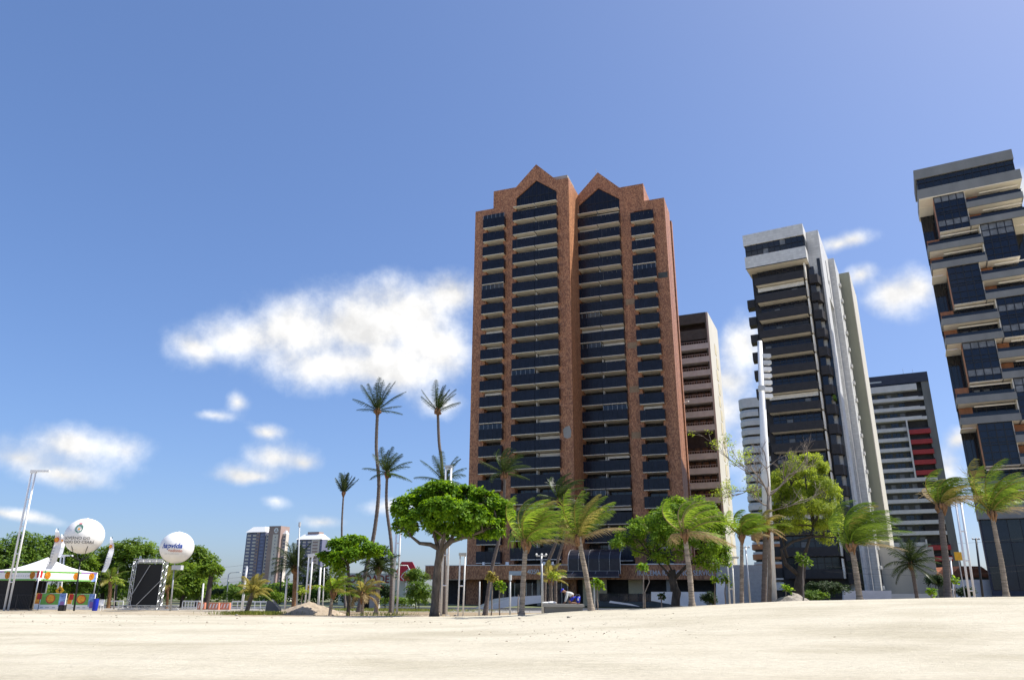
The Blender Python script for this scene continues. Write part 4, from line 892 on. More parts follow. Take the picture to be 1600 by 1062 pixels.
bare_tree()
# the belt of trees on the left
BT = [(14,'dense dark tree behind the white tent at the left edge',88,[(0,862,34,22,0),(30,850,28,18,.8),(14,880,36,24,-.8),(-14,890,30,26,0),(40,885,26,22,.6)],'tree_leaf'),
      (62,'dense tree rising between the two feather banners',92,[(58,860,28,20,0),(82,858,22,18,.6),(70,885,34,24,-.6),(48,895,24,20,.5)],'tree_leaf'),
      (112,'lower tree right of the tent peak behind the first balloon',90,[(112,868,24,16,0),(100,885,24,20,.6),(128,885,26,22,-.6),(116,905,30,20,0)],'tree_leaf_light'),
      (160,'broad tree right of the first balloon',95,[(170,872,30,16,0),(150,890,26,22,.6),(182,890,32,24,-.7),(165,912,34,20,0)],'tree_leaf'),
      (205,'leafy tree rising behind the black screen',93,[(190,860,24,14,0),(214,858,26,16,.5),(232,872,26,18,-.6),(205,885,34,22,.4),(225,905,30,20,0)],'tree_leaf_light'),
      (252,'dark tree between the black screen and second balloon',97,[(246,880,22,18,0),(262,895,26,22,-.5),(248,915,28,18,.5)],'tree_leaf'),
      (285,'bright yellow-green tree below the second balloon',86,[(276,898,24,18,0),(292,905,24,20,.6),(268,918,24,16,-.5),(300,922,20,14,0)],'tree_leaf_light'),
      (308,'tall loose tree right of the second balloon',96,[(308,866,16,10,0),(318,880,18,14,.5),(298,888,20,18,-.6),(312,905,26,18,0)],'tree_leaf_light'),
      (-38,'dark tree cut by the left picture edge',90,[(-40,868,30,24,0),(-20,890,26,24,.5)],'tree_leaf')]
for i, (px, lab, Y, bl, mt) in enumerate(BT):
    broadleaf('belt_tree', lab, [(px,945,.24),(px+1,925,.2),(px+2,905,.17)], Y, [(a, c_ - 2, d * 1.15, e * 1.12, f) for a, c_, d, e, f in bl], 760, (.34,.18), 9, mt, 'bark_dark', 'trees in the left belt', seed=40+i, gap=-.16, twigs=3, shell=.35)
broadleaf('leaning_tree', 'tree with bare leaning dark trunk right of the second balloon pole', [(322,950,.30),(326,925,.26),(330,895,.22)], 80, [(318,892,12,8,0),(332,888,13,8,.4),(340,892,10,7,-.3)], 240, (.28,.15), 9, 'tree_leaf_light', 'bark_dark', None, seed=61, gap=-.2)
# hedges and shrubs behind the promenade
def shrub(label, px, py, Y, rx, ry, mt='tree_leaf', n=140, seed=0, leaf=(.24,.12), group='shrubs along the promenade', name='shrub'):
    return broadleaf(name, label, [(px,950,.05),(px,py+ry*.5,.04),(px,py,.03)], Y, [(px-rx*.3,py,rx*.75,ry*.9,0),(px+rx*.35,py+ry*.15,rx*.7,ry*.85,.3),(px,py-ry*.25,rx*.6,ry*.7,-.3)], n, leaf, 9, mt, 'bark_dark', group, 'shrub', seed, gap=-.3, twigs=4, shell=.2)
shrub('grey-green bush at the foot of the red hexagon sign', 650, 900, 84, 20, 14, 'tree_leaf', 220, 71); shrub('tangled green shrub left of the stout almond trunk', 655, 925, 80, 22, 18, 'tree_leaf', 240, 72)
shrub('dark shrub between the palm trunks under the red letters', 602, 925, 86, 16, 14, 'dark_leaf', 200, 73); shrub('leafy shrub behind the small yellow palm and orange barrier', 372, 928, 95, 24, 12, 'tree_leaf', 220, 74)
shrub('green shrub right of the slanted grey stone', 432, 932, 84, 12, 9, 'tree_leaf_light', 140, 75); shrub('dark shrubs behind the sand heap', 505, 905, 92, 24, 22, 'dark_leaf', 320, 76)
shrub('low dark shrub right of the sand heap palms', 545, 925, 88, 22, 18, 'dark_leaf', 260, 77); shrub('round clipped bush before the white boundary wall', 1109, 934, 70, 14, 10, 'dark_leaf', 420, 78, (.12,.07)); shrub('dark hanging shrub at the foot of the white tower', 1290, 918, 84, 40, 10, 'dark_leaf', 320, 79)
shrub('shrub under the second tower balcony near the gravel heap', 1270, 930, 82, 30, 8, 'tree_leaf', 200, 80); shrub('dark shrub between the dark palm and right lamp post', 1462, 908, 86, 16, 12, 'dark_leaf', 180, 81); shrub('spiky dark shrub before the pale patchy wall', 1510, 925, 90, 18, 8, 'dark_leaf', 160, 82)
shrub('long green verge shrub behind the hexagon sign', 620, 938, 90, 40, 6, 'tree_leaf_light', 260, 83); shrub('dark tree mass at the distant tower foot', 480, 910, 110, 22, 16, 'dark_leaf', 240, 84); shrub('dark trees below the far wires at left', 350, 925, 120, 26, 8, 'dark_leaf', 200, 85)
# saplings with their stakes
def sapling(label, px, Y, top, n=26, mt='almond_leaf_light', leaf=(.24,.17), spread=6, seed=0, fork=False):
    py = 945; r = random.Random(seed); t = broadleaf('sapling', label, [(px,py,.045),(px+r.uniform(-1,1),(py+top)/2,.04),(px+r.uniform(-1,1),top+6,.03)], Y, [(px-1,top,spread,spread*.9,0),(px+spread*.6,top+spread*.6,spread*.7,spread*.6,.1)], n, leaf, 7, mt, 'bark_pale', 'young planted saplings', 'sapling', seed, gap=-.5, shell=.1, twigs=3)
    if fork: p = gp(px, Y); MB().tube([(.1,0,0),(.12,0,1.0),(.42,0,1.6),(.3,0,at(px,top+8,Y).z-p.z)], [.04,.035,.03,.02], 6).build('stem', 'bark_pale', t, True)
    return t
sapling('sapling with round leaves right of the sign plate pole', 781, 52, 913, 16, seed=1); sapling('yellowish sapling leaning on the left palm trunk', 768, 53, 900, 18, 'palm_leaf_yellow', seed=2); sapling('thin sapling beside the big-trunked young palm', 810, 50, 928, 8, spread=3, seed=3); sapling('bushy sapling behind the kneeling worker', 863, 53, 898, 20, 'feather_leaf', (.2,.1), 8, seed=4)
sapling('sapling right of the leaning young palm', 933, 50, 910, 20, spread=7, seed=5); sapling('lone forked sapling with few leaves before the podium letters', 1005, 46, 885, 14, spread=6, seed=6, fork=True); sapling('thin sapling left of the white gate wall', 1117, 60, 905, 9, spread=4, seed=7); sapling('leafy sapling between the lamp post and second palm', 1133, 60, 904, 14, 'tree_leaf_light', spread=7, seed=8)
sapling('round-leaved sapling on the gravel heap', 1255, 48, 872, 16, 'tree_leaf', (.24,.18), 9, seed=9); sapling('low sapling at the foot of the forked tree', 1228, 52, 918, 8, spread=6, seed=10); sapling('low bright sapling before the dark palm', 1455, 50, 923, 10, spread=6, seed=11); sapling('small sapling right of the thick right palm', 1492, 56, 905, 7, spread=5, seed=12); sapling('small bright sapling behind the sand heap', 472, 62, 922, 14, 'feather_leaf', (.2,.11), 7, seed=13); sapling('pale sapling on the slope left of the black screen', 180, 78, 905, 22, 'feather_leaf', (.24,.12), 9, seed=14); sapling('dark-leaved sapling in the middle of the white wall', 1033, 54, 930, 6, 'dark_leaf', (.2,.14), 3, seed=15)

# ------------------------------------------------------------------ palms
G1, G2, G3 = 'tall coconut palms', 'young wind-blown palms', 'small low palms'
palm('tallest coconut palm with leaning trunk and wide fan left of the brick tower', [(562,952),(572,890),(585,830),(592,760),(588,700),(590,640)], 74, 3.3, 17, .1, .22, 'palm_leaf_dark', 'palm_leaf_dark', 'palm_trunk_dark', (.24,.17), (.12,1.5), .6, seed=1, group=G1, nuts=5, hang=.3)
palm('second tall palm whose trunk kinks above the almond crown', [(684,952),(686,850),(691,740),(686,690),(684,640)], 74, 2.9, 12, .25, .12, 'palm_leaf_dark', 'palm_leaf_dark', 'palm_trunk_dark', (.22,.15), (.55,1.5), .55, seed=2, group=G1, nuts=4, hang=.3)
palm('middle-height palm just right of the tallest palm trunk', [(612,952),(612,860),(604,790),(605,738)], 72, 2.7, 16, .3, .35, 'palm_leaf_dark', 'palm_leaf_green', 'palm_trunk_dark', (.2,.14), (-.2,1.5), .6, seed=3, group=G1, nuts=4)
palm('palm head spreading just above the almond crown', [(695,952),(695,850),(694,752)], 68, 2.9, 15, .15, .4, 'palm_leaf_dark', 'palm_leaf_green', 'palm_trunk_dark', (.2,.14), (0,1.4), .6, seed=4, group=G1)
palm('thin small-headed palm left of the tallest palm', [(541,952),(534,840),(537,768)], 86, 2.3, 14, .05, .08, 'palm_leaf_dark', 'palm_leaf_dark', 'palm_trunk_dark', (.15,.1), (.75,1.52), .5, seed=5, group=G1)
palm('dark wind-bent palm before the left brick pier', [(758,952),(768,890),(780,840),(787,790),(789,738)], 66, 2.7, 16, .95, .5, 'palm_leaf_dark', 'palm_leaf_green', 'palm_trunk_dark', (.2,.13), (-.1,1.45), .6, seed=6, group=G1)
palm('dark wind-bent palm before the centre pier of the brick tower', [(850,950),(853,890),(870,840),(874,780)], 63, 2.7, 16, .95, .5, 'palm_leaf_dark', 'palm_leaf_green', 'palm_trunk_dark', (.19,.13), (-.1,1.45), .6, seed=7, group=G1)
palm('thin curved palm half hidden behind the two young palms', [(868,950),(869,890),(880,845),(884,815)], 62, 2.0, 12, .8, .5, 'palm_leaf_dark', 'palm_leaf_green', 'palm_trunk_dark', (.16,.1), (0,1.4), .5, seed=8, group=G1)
palm('yellow-green young palm nearest the sand left of the kneeling worker', [(815,961),(818,900),(822,845)], 45, 3.3, 19, 1.5, .25, 'palm_leaf', 'palm_leaf_yellow', 'palm_trunk', (.19,.15), (.3,1.5), .95, seed=11, group=G2, dry=1, hang=.3)
palm('young palm with leaning trunk right of the kneeling worker', [(924,954),(916,900),(909,865),(905,838)], 45, 2.9, 13, .85, .15, 'palm_leaf', 'palm_leaf_yellow', 'palm_trunk', (.19,.14), (.5,1.5), .8, seed=12, group=G2, dry=1, hang=.4)
palm('straight young palm with drooping dry fronds before the wide green tree', [(1081,947),(1078,900),(1073,860),(1070,832)], 45, 3.0, 14, 1.3, .4, 'palm_leaf', 'palm_leaf_dry', 'palm_trunk', (.19,.14), (-.1,1.5), .8, seed=13, group=G2, dry=3, hang=.5)
palm('thin young palm just left of the tall white mast', [(1158,941),(1159,890),(1159,834)], 50, 2.1, 20, 1.9, .4, 'palm_leaf', 'palm_leaf_yellow', 'palm_trunk', (.16,.11), (.4,1.5), .8, seed=14, group=G2, dry=1)
palm('rough brown-trunked palm with dry head touching the tall white mast', [(1192,941),(1195,880),(1196,826)], 51, 1.7, 10, 1.3, .8, 'palm_leaf_yellow', 'palm_leaf_dry', 'palm_trunk_dark', (.2,.16), (-.3,1.4), .5, seed=15, group=G2, dry=5)
palm('lush wind-swept palm before the side of the white tower', [(1344,935),(1337,890),(1330,848)], 47, 3.5, 26, 1.9, .3, 'palm_leaf_green', 'palm_leaf', 'palm_trunk', (.21,.17), (.25,1.5), 1.0, seed=16, group=G2, dry=1)
palm('thick-trunked wind-bent palm before the banded dark tower', [(1482,934),(1477,870),(1472,825),(1470,788)], 48, 2.9, 17, 2.1, .35, 'palm_leaf_green', 'palm_leaf_yellow', 'palm_trunk_dark', (.24,.18), (.5,1.5), .85, seed=17, group=G2, dry=3)
palm('rightmost wind-swept palm with slender leaning trunk', [(1574,932),(1565,880),(1556,835),(1549,798)], 47, 3.7, 17, 1.35, .2, 'palm_leaf', 'palm_leaf_yellow', 'palm_trunk', (.19,.13), (.4,1.5), 1.0, seed=18, group=G2, dry=1)
palm('dark bushy palm before the banded tower', [(1434,945),(1428,905),(1424,880)], 72, 2.8, 26, .25, .6, 'palm_leaf_dark', 'palm_leaf_dark', 'palm_trunk_dark', (.2,.16), (-.5,1.5), .7, seed=19, group=G3)
palm('small yellowing palm left of the sand heap', [(386,958),(390,940),(396,926)], 60, 1.6, 17, .3, .9, 'palm_leaf_yellow', 'palm_leaf_yellow', 'palm_trunk_dark', (.2,.16), (.0,1.5), .5, seed=20, group=G3, fibre=False)
palm('small yellowish palm at the right foot of the sand heap', [(517,958),(518,940),(521,924)], 56, 2.0, 13, .7, .75, 'palm_leaf', 'palm_leaf_yellow', 'palm_trunk', (.14,.12), (.1,1.5), .55, seed=21, group=G3)
palm('drooping yellow palm between the sand heap and almond trunk', [(567,957),(567,942),(567,928)], 57, 1.8, 11, .5, 1.0, 'palm_leaf_yellow', 'palm_leaf_dry', 'palm_trunk', (.13,.1), (.0,1.4), .5, seed=22, group=G3, dry=3)
palm('dark bushy palm in front of the far cream tower', [(460,950),(461,915),(461,885)], 70, 2.4, 26, .1, .55, 'palm_leaf_dark', 'palm_leaf_dark', 'palm_fibre', (.24,.2), (-.3,1.5), .7, seed=23, group=G3)
palm('fan-headed palm behind the drooping yellow palm', [(588,955),(591,915),(592,886)], 66, 2.1, 24, .2, .4, 'palm_leaf_dark', 'palm_leaf_green', 'palm_trunk', (.2,.17), (-.3,1.5), .65, seed=24, group=G3)
palm('tiny palm among the belt trees left of the black screen', [(171,948),(172,925),(173,905)], 82, 1.9, 14, .2, .6, 'palm_leaf_green', 'palm_leaf_yellow', 'palm_fibre', (.24,.18), (-.1,1.4), .5, seed=25, group=G3)
palm('young palm under the second balloon', [(262,948),(262,930),(262,915)], 82, 2.2, 15, .2, .6, 'palm_leaf_green', 'palm_leaf_yellow', 'palm_fibre', (.16,.12), (.1,1.4), .55, seed=26, group=G3)
palm('yellow sapling palm behind the concrete plinth', [(858,945),(860,915),(861,903)], 56, 1.3, 12, .5, .8, 'palm_leaf_yellow', 'palm_leaf_yellow', 'palm_trunk_dark', (.12,.1), (.1,1.4), .4, seed=28, group=G3)

# the far wood that closes the view behind the promenade: reads as one mass
def far_wood(label, px0, px1, Y, h, n, seed):
    g = np.random.RandomState(seed); x0, x1 = at(px0, 920, Y).x, at(px1, 920, Y).x; P = []; A_ = []; N_ = []
    for k in range(n):
        x = g.uniform(x0, x1); y = Y + g.uniform(-6, 6); hh = h * (.55 + .6 * abs(mnoise.noise(Vector((x * .11, y * .05, seed)))) + .25 * mnoise.noise(Vector((x * .4, 0, seed))))
        P.append((x, y, hh * g.uniform(0, 1) ** .55)); A_.append((g.normal(), g.normal(), g.normal(0, .5))); N_.append((g.normal(0, .5), g.normal(0, .5), 1))
    tag(obj('far_wood', leaf_mesh('far_wood', P, A_, N_, g.uniform(.5, .95, n), g.uniform(.3, .55, n), 'tree_leaf')), label, 'wood', kind='stuff')
far_wood('far dark wood behind the left belt trees and towers', -60, 660, 150, 4.2, 16000, 3)
far_wood('far green wood seen between the right towers', 1120, 1640, 260, 4.5, 7000, 5)
# ------------------------------------------------------------------ lamp posts, poles, mast
def twin_post(label, px, Y, toppx, toppy, sep=.36, arm=0, head=0, r=.085):
    b = gp(px, Y, -.05); tp = at(toppx, toppy, Y); H = tp.z - b.z; dx = tp.x - b.x
    t = thing('twin_lamp_post', label, 'lamp post', b, 0, 'white twin-legged lamp posts')
    for s in (-1, 1): MB().tube([(s * sep / 2, 0, 0), (s * sep / 2 + dx, 0, H)], r, 8).build('leg', 'white_paint', t, True)
    n = max(2, int(H / 2.2))
    for k in range(1, n + 1): f = k / n * .985; MB().tube([(-sep / 2 + dx * f, 0, H * f), (sep / 2 + dx * f, 0, H * f)], .05, 6).build('rung', 'white_paint', t)
    if arm: a = MB().box(dx - sep / 2 - .1, dx + sep / 2 + .1, -.1, .1, H - .22, H + .06).build('head', 'white_paint', t); MB().box(dx + sep / 2, dx + sep / 2 + arm, -.13, .13, H - .1, H + .05).build('lamp_arm', 'white_paint', t)
    if head: MB().box(dx - sep / 2 - .1, dx + sep / 2 + .1, -.15, .15, H - .05, H + head).build('head', 'sign_grey', t)
    return t
twin_post('tall white twin-legged lamp post at the left edge by the tent', 12, 70, 53, 735, .36, 1.3)
twin_post('white twin post whose top pokes above the almond crown', 694, 62, 701, 729, .42, 0, .12)
twin_post('white twin post left of the red hexagon sign', 618, 66, 624, 792, .34, 0, 0)
twin_post('short white twin post with lamp box in front of the podium', 720, 56, 723, 866, .36, 0, .12, .055)
twin_post('white twin post at the right between the two wind-bent palms', 1519, 60, 1497, 782, .4, 0, .1)
twin_post('short white twin post behind the thick right palm trunk', 1488, 64, 1482, 872, .3, 0, .1, .07)
twin_post('white twin post left of the first thin palm', 1143, 60, 1140, 870, .34, .5, 0, .07)
twin_post('white twin post behind the sand heap', 480, 66, 486, 866, .3, .4, 0, .075)
twin_post('white twin post inside the tent seen below the valance', 92, 82, 98, 867, .34, .9, 0)
def pole(label, px, Y, top, mt='white_paint', r=.09, cat='pole', name='promenade_pole', head=None, topx=None, group='single promenade poles'):
    b = gp(px, Y, -.05); tp = at(topx if topx is not None else px, top, Y); t = thing(name, label, cat, b, 0, group)
    dx = tp.x - b.x if topx is not None else 0; H = tp.z - b.z
    MB().tube([(0, 0, 0), (dx * .5, 0, H * .5), (dx, 0, H)], [r * .8, r * .72, r * .6], 8).build('shaft', mt, t, True)
    if head == 'lamp': MB().tube([(dx, 0, H), (dx + .3, 0, H + .25), (dx + 1.2, 0, H + .3)], [.05, .05, .04], 6).build('arm', mt, t); MB().box(dx + 1.0, dx + 1.6, -.12, .12, H + .24, H + .36).build('lamp_head', 'white_paint', t)
    if head == 'cap': MB().tube([(dx, 0, H), (dx, 0, H + .35)], r * 1.25, 8).build('cap', 'sign_grey', t)
    if head == 'cam':
        MB().tube([(dx - .35, 0, H), (dx + .35, 0, H)], .04, 6).build('crossbar', mt, t)
        for s in (-.32, .02, .3): MB().sphere((dx + s, 0, H + .09), .07, 8, 6).build('camera_dome', 'white_paint', t)
    return t
pole('grey plain pole left of the sapling before the podium', 749, 54, 908, 'sign_grey', .07); pole('grey plain pole right of the sapling before the podium', 797, 52, 906, 'sign_grey', .08, head='cap')
pole('grey camera pole left of the kneeling worker', 848, 50, 868, 'galvanised', .10, head='cam', topx=846); pole('thin pole right of the leaning young palm', 929, 50, 905, 'sign_grey', .07)
pole('white short pole beside the leaning dark trunk', 316, 76, 911, 'white_paint', .12, topx=318); pole('white pole left of the small yellow palm', 379, 72, 884, 'white_paint', .16, topx=386)
pole('white pole at the left slope of the sand heap', 446, 70, 900, 'white_paint', .13, topx=449); pole('white pole at the right slope of the sand heap', 498, 68, 886, 'white_paint', .13, topx=501); pole('thin white pole right of the sand heap', 505, 74, 880, 'white_paint', .08, topx=507)
pole('white pole with solar lamp behind the dark palm', 465, 66, 822, 'sign_grey', .09, head='cap', topx=468)
pole('dark street lamp between the two right palms', 1535, 72, 842, 'dark_metal', .14, head='cam', topx=1525); pole('dark street pole behind the first thin palm', 1172, 66, 855, 'galvanised', .1, head='cam', topx=1165)
pole('street lamp with arm left of the distant towers', 354, 110, 897, 'galvanised', .12, head='lamp', topx=357); pole('street lamp arm rising left of the black screen', 157, 96, 888, 'white_paint', .1, head='lamp', topx=159)
pole('dark utility pole left of the black screen', 181, 88, 886, 'dark_metal', .16, topx=184, name='utility_pole'); pole('dark utility pole before the far tower', 437, 120, 872, 'dark_metal', .18, topx=441, name='utility_pole')
pole('white street lamp above the black screen', 238, 92, 866, 'white_paint', .12, head='lamp', topx=244); pole('thin white lamp left of the screen top', 222, 96, 868, 'white_paint', .08, head='cap', topx=224)
# tall tapering mast with floodlights
b = gp(1204, 54, -.1); tp = at(1187, 533, 54); H = tp.z - b.z; dx = tp.x - b.x
mast = thing('light_mast', 'very tall tapering white mast with floodlights before the white tower', 'lamp post', b)
MB().tube([(0, 0, 0), (dx * .5, 0, H * .5), (dx, 0, H)], [.40, .30, .17], 14).build('shaft', 'white_paint', mast, True)
for k in range(7):
    z = H - 1.35 - k * .52; f = z / H; s = MB().box(dx * f + .1, dx * f + .72, -.18, .18, z, z + .3).build('floodlight', 'white_paint' if k > 1 else 'sign_grey', mast); MB().box(dx * f + .72, dx * f + .78, -.15, .15, z + .03, z + .27).build('lens', 'sign_grey', s)
MB().tube([(dx * .8, 0, H * .8), (dx * .81, 0, H * .82)], .27, 12).build('collar', 'sign_grey', mast)
# wires
def wire(label, a, b_, sag=.8):
    a, b_ = Vector(a), Vector(b_); t = thing('power_line', label, 'cable', a, 0, 'overhead power lines'); n = 16; MB().tube([((b_ - a) * (k / n)) - Vector((0, 0, 4 * sag * (k / n) * (1 - k / n))) for k in range(n + 1)], .011, 4, False).build('cable', 'mesh_black', t)
for i, (ya, yb) in enumerate(((888, 871),(905, 890),(911,897))): wire(['upper','middle','lower'][i] + ' overhead wire between the left tree and utility pole', at(296, ya, 112), at(440, yb - 0, 118), .4)
for i, (ya, yb) in enumerate(((848,838),(884,880),(892,889))): wire(['upper','middle','lower'][i] + ' overhead wire crossing in front of the right towers', at(1290, ya, 86), at(1620, yb, 84), .5)
# sign behind the right twin post
ys = thing('street_sign', 'yellow back of a square sign behind the right twin post', 'sign', gp(1510, 74)); z0 = at(1508, 875, 74).z - ys.location.z; z1 = at(1508, 862, 74).z - ys.location.z
MB().box(-.35, .35, -.03, .03, z0, z1).build('panel', 'sign_yellow', ys); MB().tube([(0, .06, 0), (0, .06, z1)], .05, 6).build('post', 'galvanised', ys)
def diamond(label, px, py, Y, s=.42):
    b = gp(px, Y); t = thing('warning_sign', label, 'sign', b, 0, 'yellow diamond warning signs'); z = at(px, py, Y).z - b.z
    p = MB().prism([(0, z - s), (s, z), (0, z + s), (-s, z)], -.02, .02).build('panel', 'sign_yellow', t); MB().box(-.04, .05, -.035, -.022, z - .2, z + .1).sphere((0, -.03, z + .17), .06, 8, 6).box(-.16, .16, -.035, -.022, z - .02, z + .04).build('symbol', 'dark_metal', p); MB().tube([(0, .05, 0), (0, .05, z)], .04, 6).build('post', 'galvanised', t)
diamond('yellow diamond pedestrian sign standing in the tent', 90, 922, 74); diamond('yellow diamond sign behind the sand heap top', 482, 917, 68, .32)

# ------------------------------------------------------------------ tent
c0, c1 = at(63, 891, 72), at(152, 895, 78); dv = Vector((c1.x - c0.x, 6.0)); TL = dv.length
tent = thing('event_tent', 'white pyramid tent with colourful printed valance at the left edge', 'tent', (c0.x, 72, 0), math.atan2(dv.y, dv.x))
zb, ztp, zp = 2.55, 3.4, 4.75
mb = MB(); ap = (TL / 2, TL / 2, zp); cs = [(0, 0), (TL, 0), (TL, TL), (0, TL)]; nb = 8
for k in range(4):                                    # cloth that sags a little between corner and peak
    a = Vector(cs[k] + (ztp,)); b2 = Vector(cs[(k + 1) % 4] + (ztp,)); A_ = Vector(ap); rows = []
    for i in range(nb + 1):
        u = i / nb; l = a.lerp(A_, u); r_ = b2.lerp(A_, u); rows.append([l.lerp(r_, j / nb) - Vector((0, 0, .28 * math.sin(math.pi * u) * (1 - .3 * math.sin(math.pi * j / nb)))) for j in range(nb + 1)])
    for i in range(nb):
        for j in range(nb): mb.face([rows[i][j], rows[i][j+1], rows[i+1][j+1], rows[i+1][j]])
mb.build('canopy', 'canvas', tent, True)
def valance(x0, y0, x1, y1, flip):
    d = Vector((x1 - x0, y1 - y0)); L = d.length; d /= L; nrm = Vector((d.y, -d.x)) * (1 if flip else -1)
    o = obj('valance', None, tent, (x0, y0, 0), (0, 0, math.atan2(d.y, d.x)))
    boxpart('valance_cloth', 'canvas', o, 0, L, -.03, .03, zb, ztp); s = -1 if flip else 1
    y = s * .036; 
    def strip(mt, a, b_, z0, z1, off=0): yy = s * (.036 + off); boxpart('print', mt, o, a, b_, min(yy, yy + .003), max(yy, yy + .003), z0, z1)
    strip('green_print', .25, L - .6, zb, zb + .13); strip('green_print', .2, L * .7, ztp - .16, ztp); strip('purple_print', L * .7, L, ztp - .14, ztp); strip('red_print', 0, .28, zb + .25, ztp, .001); strip('blue_print', L - .55, L, zb, ztp - .15, .001)
    for q in (.13, .62, .9):
        m2 = MB(); m2.sphere((L * q, 0, (zb + ztp) / 2 + .03), .33, 18, 8); me = m2.mesh('print_disc', 'orange_print', True)
        for v in me.vertices: v.co.y = s * (.045 + .004 * abs(v.co.y))
        obj('print_disc', me, o)
    for q in range(9): strip('sign_grey', L * (.2 + .045 * q), L * (.2 + .045 * q) + .16, zb + .36, zb + .44, .002)
    # keep two levels: lift the pieces under the tent's own valance cloth
    kids = list(o.children); base = kids[0]; base.parent = tent; base.location = o.location; base.rotation_euler = o.rotation_euler; base.name = 'valance'
    for k_ in kids[1:]: k_.parent = base
    bpy.data.objects.remove(o)
valance(0, 0, TL, 0, True); valance(0, 0, 0, TL, False)
boxpart('valance', 'canvas', tent, TL - .03, TL + .03, 0, TL, zb, ztp); boxpart('valance', 'canvas', tent, 0, TL, TL - .03, TL + .03, zb, ztp)
for x, y in cs: MB().tube([(x, y, 0), (x, y, ztp)], .06, 8).build('leg', 'steel', tent, True)
boxpart('back_screen', 'mesh_black', tent, .3, TL - .3, TL - .25, TL - .2, 0, zb); boxpart('side_screen', 'mesh_black', tent, .12, .16, .6, TL - .3, 0, zb)
# printed stands
def stand(label, px0, px1, pyt, Y, rz):
    a, b_ = at(px0, 950, Y), at(px1, 950, Y); w = b_.x - a.x; t = thing('printed_stand', label, 'banner stand', (a.x, Y, .0), rz, 'colourful printed stands'); h = at(px0, pyt, Y).z
    p = boxpart('board', 'canvas', t, 0, w, -.05, .05, .08, h)
    def s(mt, x0, x1, z0, z1, o): boxpart('print', mt, p, w * x0, w * x1, -.055 - o, -.052 - o, .08 + (h - .08) * z0, .08 + (h - .08) * z1)
    s('green_print', .18, .8, .3, .98, 0); s('blue_print', .78, 1, .2, 1, .001); s('orange_print', 0, .16, .35, 1, .001); s('red_print', .04, .2, .62, .97, .002); s('purple_print', .84, .97, .1, .5, .002); s('green_print', .3, .45, .86, 1, .003); s('sign_grey', .2, .3, .1, .16, .001); s('sign_grey', .38, .5, .1, .16, .001); s('sign_grey', .6, .7, .1, .16, .001)
    MB().disc((w * .5, h * .68), h * .30, -.07, 24, h * .27).build('disc', 'red_print', p); MB().disc((w * .5, h * .69), h * .25, -.075, 24, h * .22).build('disc', 'orange_print', p); MB().disc((w * .47, h * .73), h * .10, -.08, 12, h * .07).build('disc', 'sign_yellow', p)
    for x in (.1, w - .1): MB().tube([(x, .3, 0), (x, .06, h)], .03, 6).build('strut', 'steel', t)
stand('printed stand with orange disc at the near corner of the tent', 53, 102, 926, 71, R(-3)); stand('printed stand with orange disc right of the balloon pole', 104, 147, 927, 71.5, R(-3))
# crowd barriers inside the tent
def barrier(label, px0, px1, Y, h=1.1):
    a, b_ = at(px0, 945, Y), at(px1, 945, Y); w = b_.x - a.x; t = thing('crowd_barrier', label, 'barrier', (a.x, Y, 0), 0, 'dark crowd barriers'); mb = MB().tube([(0, 0, .15), (0, 0, h), (w, 0, h), (w, 0, .15), (0, 0, .15)], .025, 6); mb.build('frame', 'dark_metal', t)
    for k in range(1, int(w / .14)): MB().tube([(k * .14, 0, .15), (k * .14, 0, h)], .011, 4).build('bar', 'dark_metal', t)
    for x in (.2, w - .2): MB().box(x - .03, x + .03, -.25, .25, 0, .16).build('foot', 'dark_metal', t)
barrier('dark crowd barrier in front of the tent at the left edge', -6, 24, 71.5, 1.3); barrier('dark crowd barrier next to the first printed stand', 25, 52, 71.4, 1.3)
# feather banners
def feather(label, px, py0, py1, Y, w=.75, lean=0, flat=1.0):
    b = gp(px, Y); t = thing('feather_banner', label, 'banner', b, 0, 'white feather banners'); z0, z1 = at(px, py1, Y).z - b.z, at(px, py0, Y).z - b.z; n = 12; mb = MB()
    for k in range(n):
        def e(u): return lean * u + .12 * math.sin(u * 4), w * (.55 + .5 * math.sin(math.pi * min(1, u * .95 + .12)) ) * (1 if u < .8 else math.sqrt(max(0, 1 - ((u - .8) / .2) ** 2))) * flat, z0 + (z1 - z0) * u
        x0, w0, za = e(k / n); x1, w1, zc_ = e((k + 1) / n); o0, o1 = .08 * math.sin(k), .08 * math.sin(k + 1)
        mb.face([(x0, o0, za), (x0 + w0, o0 + .1, za), (x1 + w1, o1 + .1, zc_), (x1, o1, zc_)])
    p = mb.build('flag', 'canvas', t, True); MB().tube([(0, .05, 0), (0, .05, z0), (lean + .05, .05, z1)], .025, 6).build('pole', 'dark_metal', t)
    u = .72; zz = z0 + (z1 - z0) * u; MB().disc((lean * u + w * flat * .5, zz), w * flat * .36, -.14, 18).build('disc', 'red_print', p); MB().disc((lean * u + w * flat * .5, zz), w * flat * .28, -.145, 18).build('disc', 'orange_print', p)
    for k in range(6): MB().box(lean * (.15 + .07 * k) + w * flat * .3, lean * (.15 + .07 * k) + w * flat * .62, -.142, -.138, z0 + (z1 - z0) * (.15 + .07 * k), z0 + (z1 - z0) * (.18 + .07 * k)).build('print', 'sign_grey', p)
feather('nearest feather banner with orange disc in front of the tent roof', 61, 825, 889, 70, .62, .35); feather('narrow feather banner just behind the first one', 75, 834, 870, 79, .36, .15); feather('feather banner hanging right behind the first balloon', 150, 838, 893, 80, .5, .45)

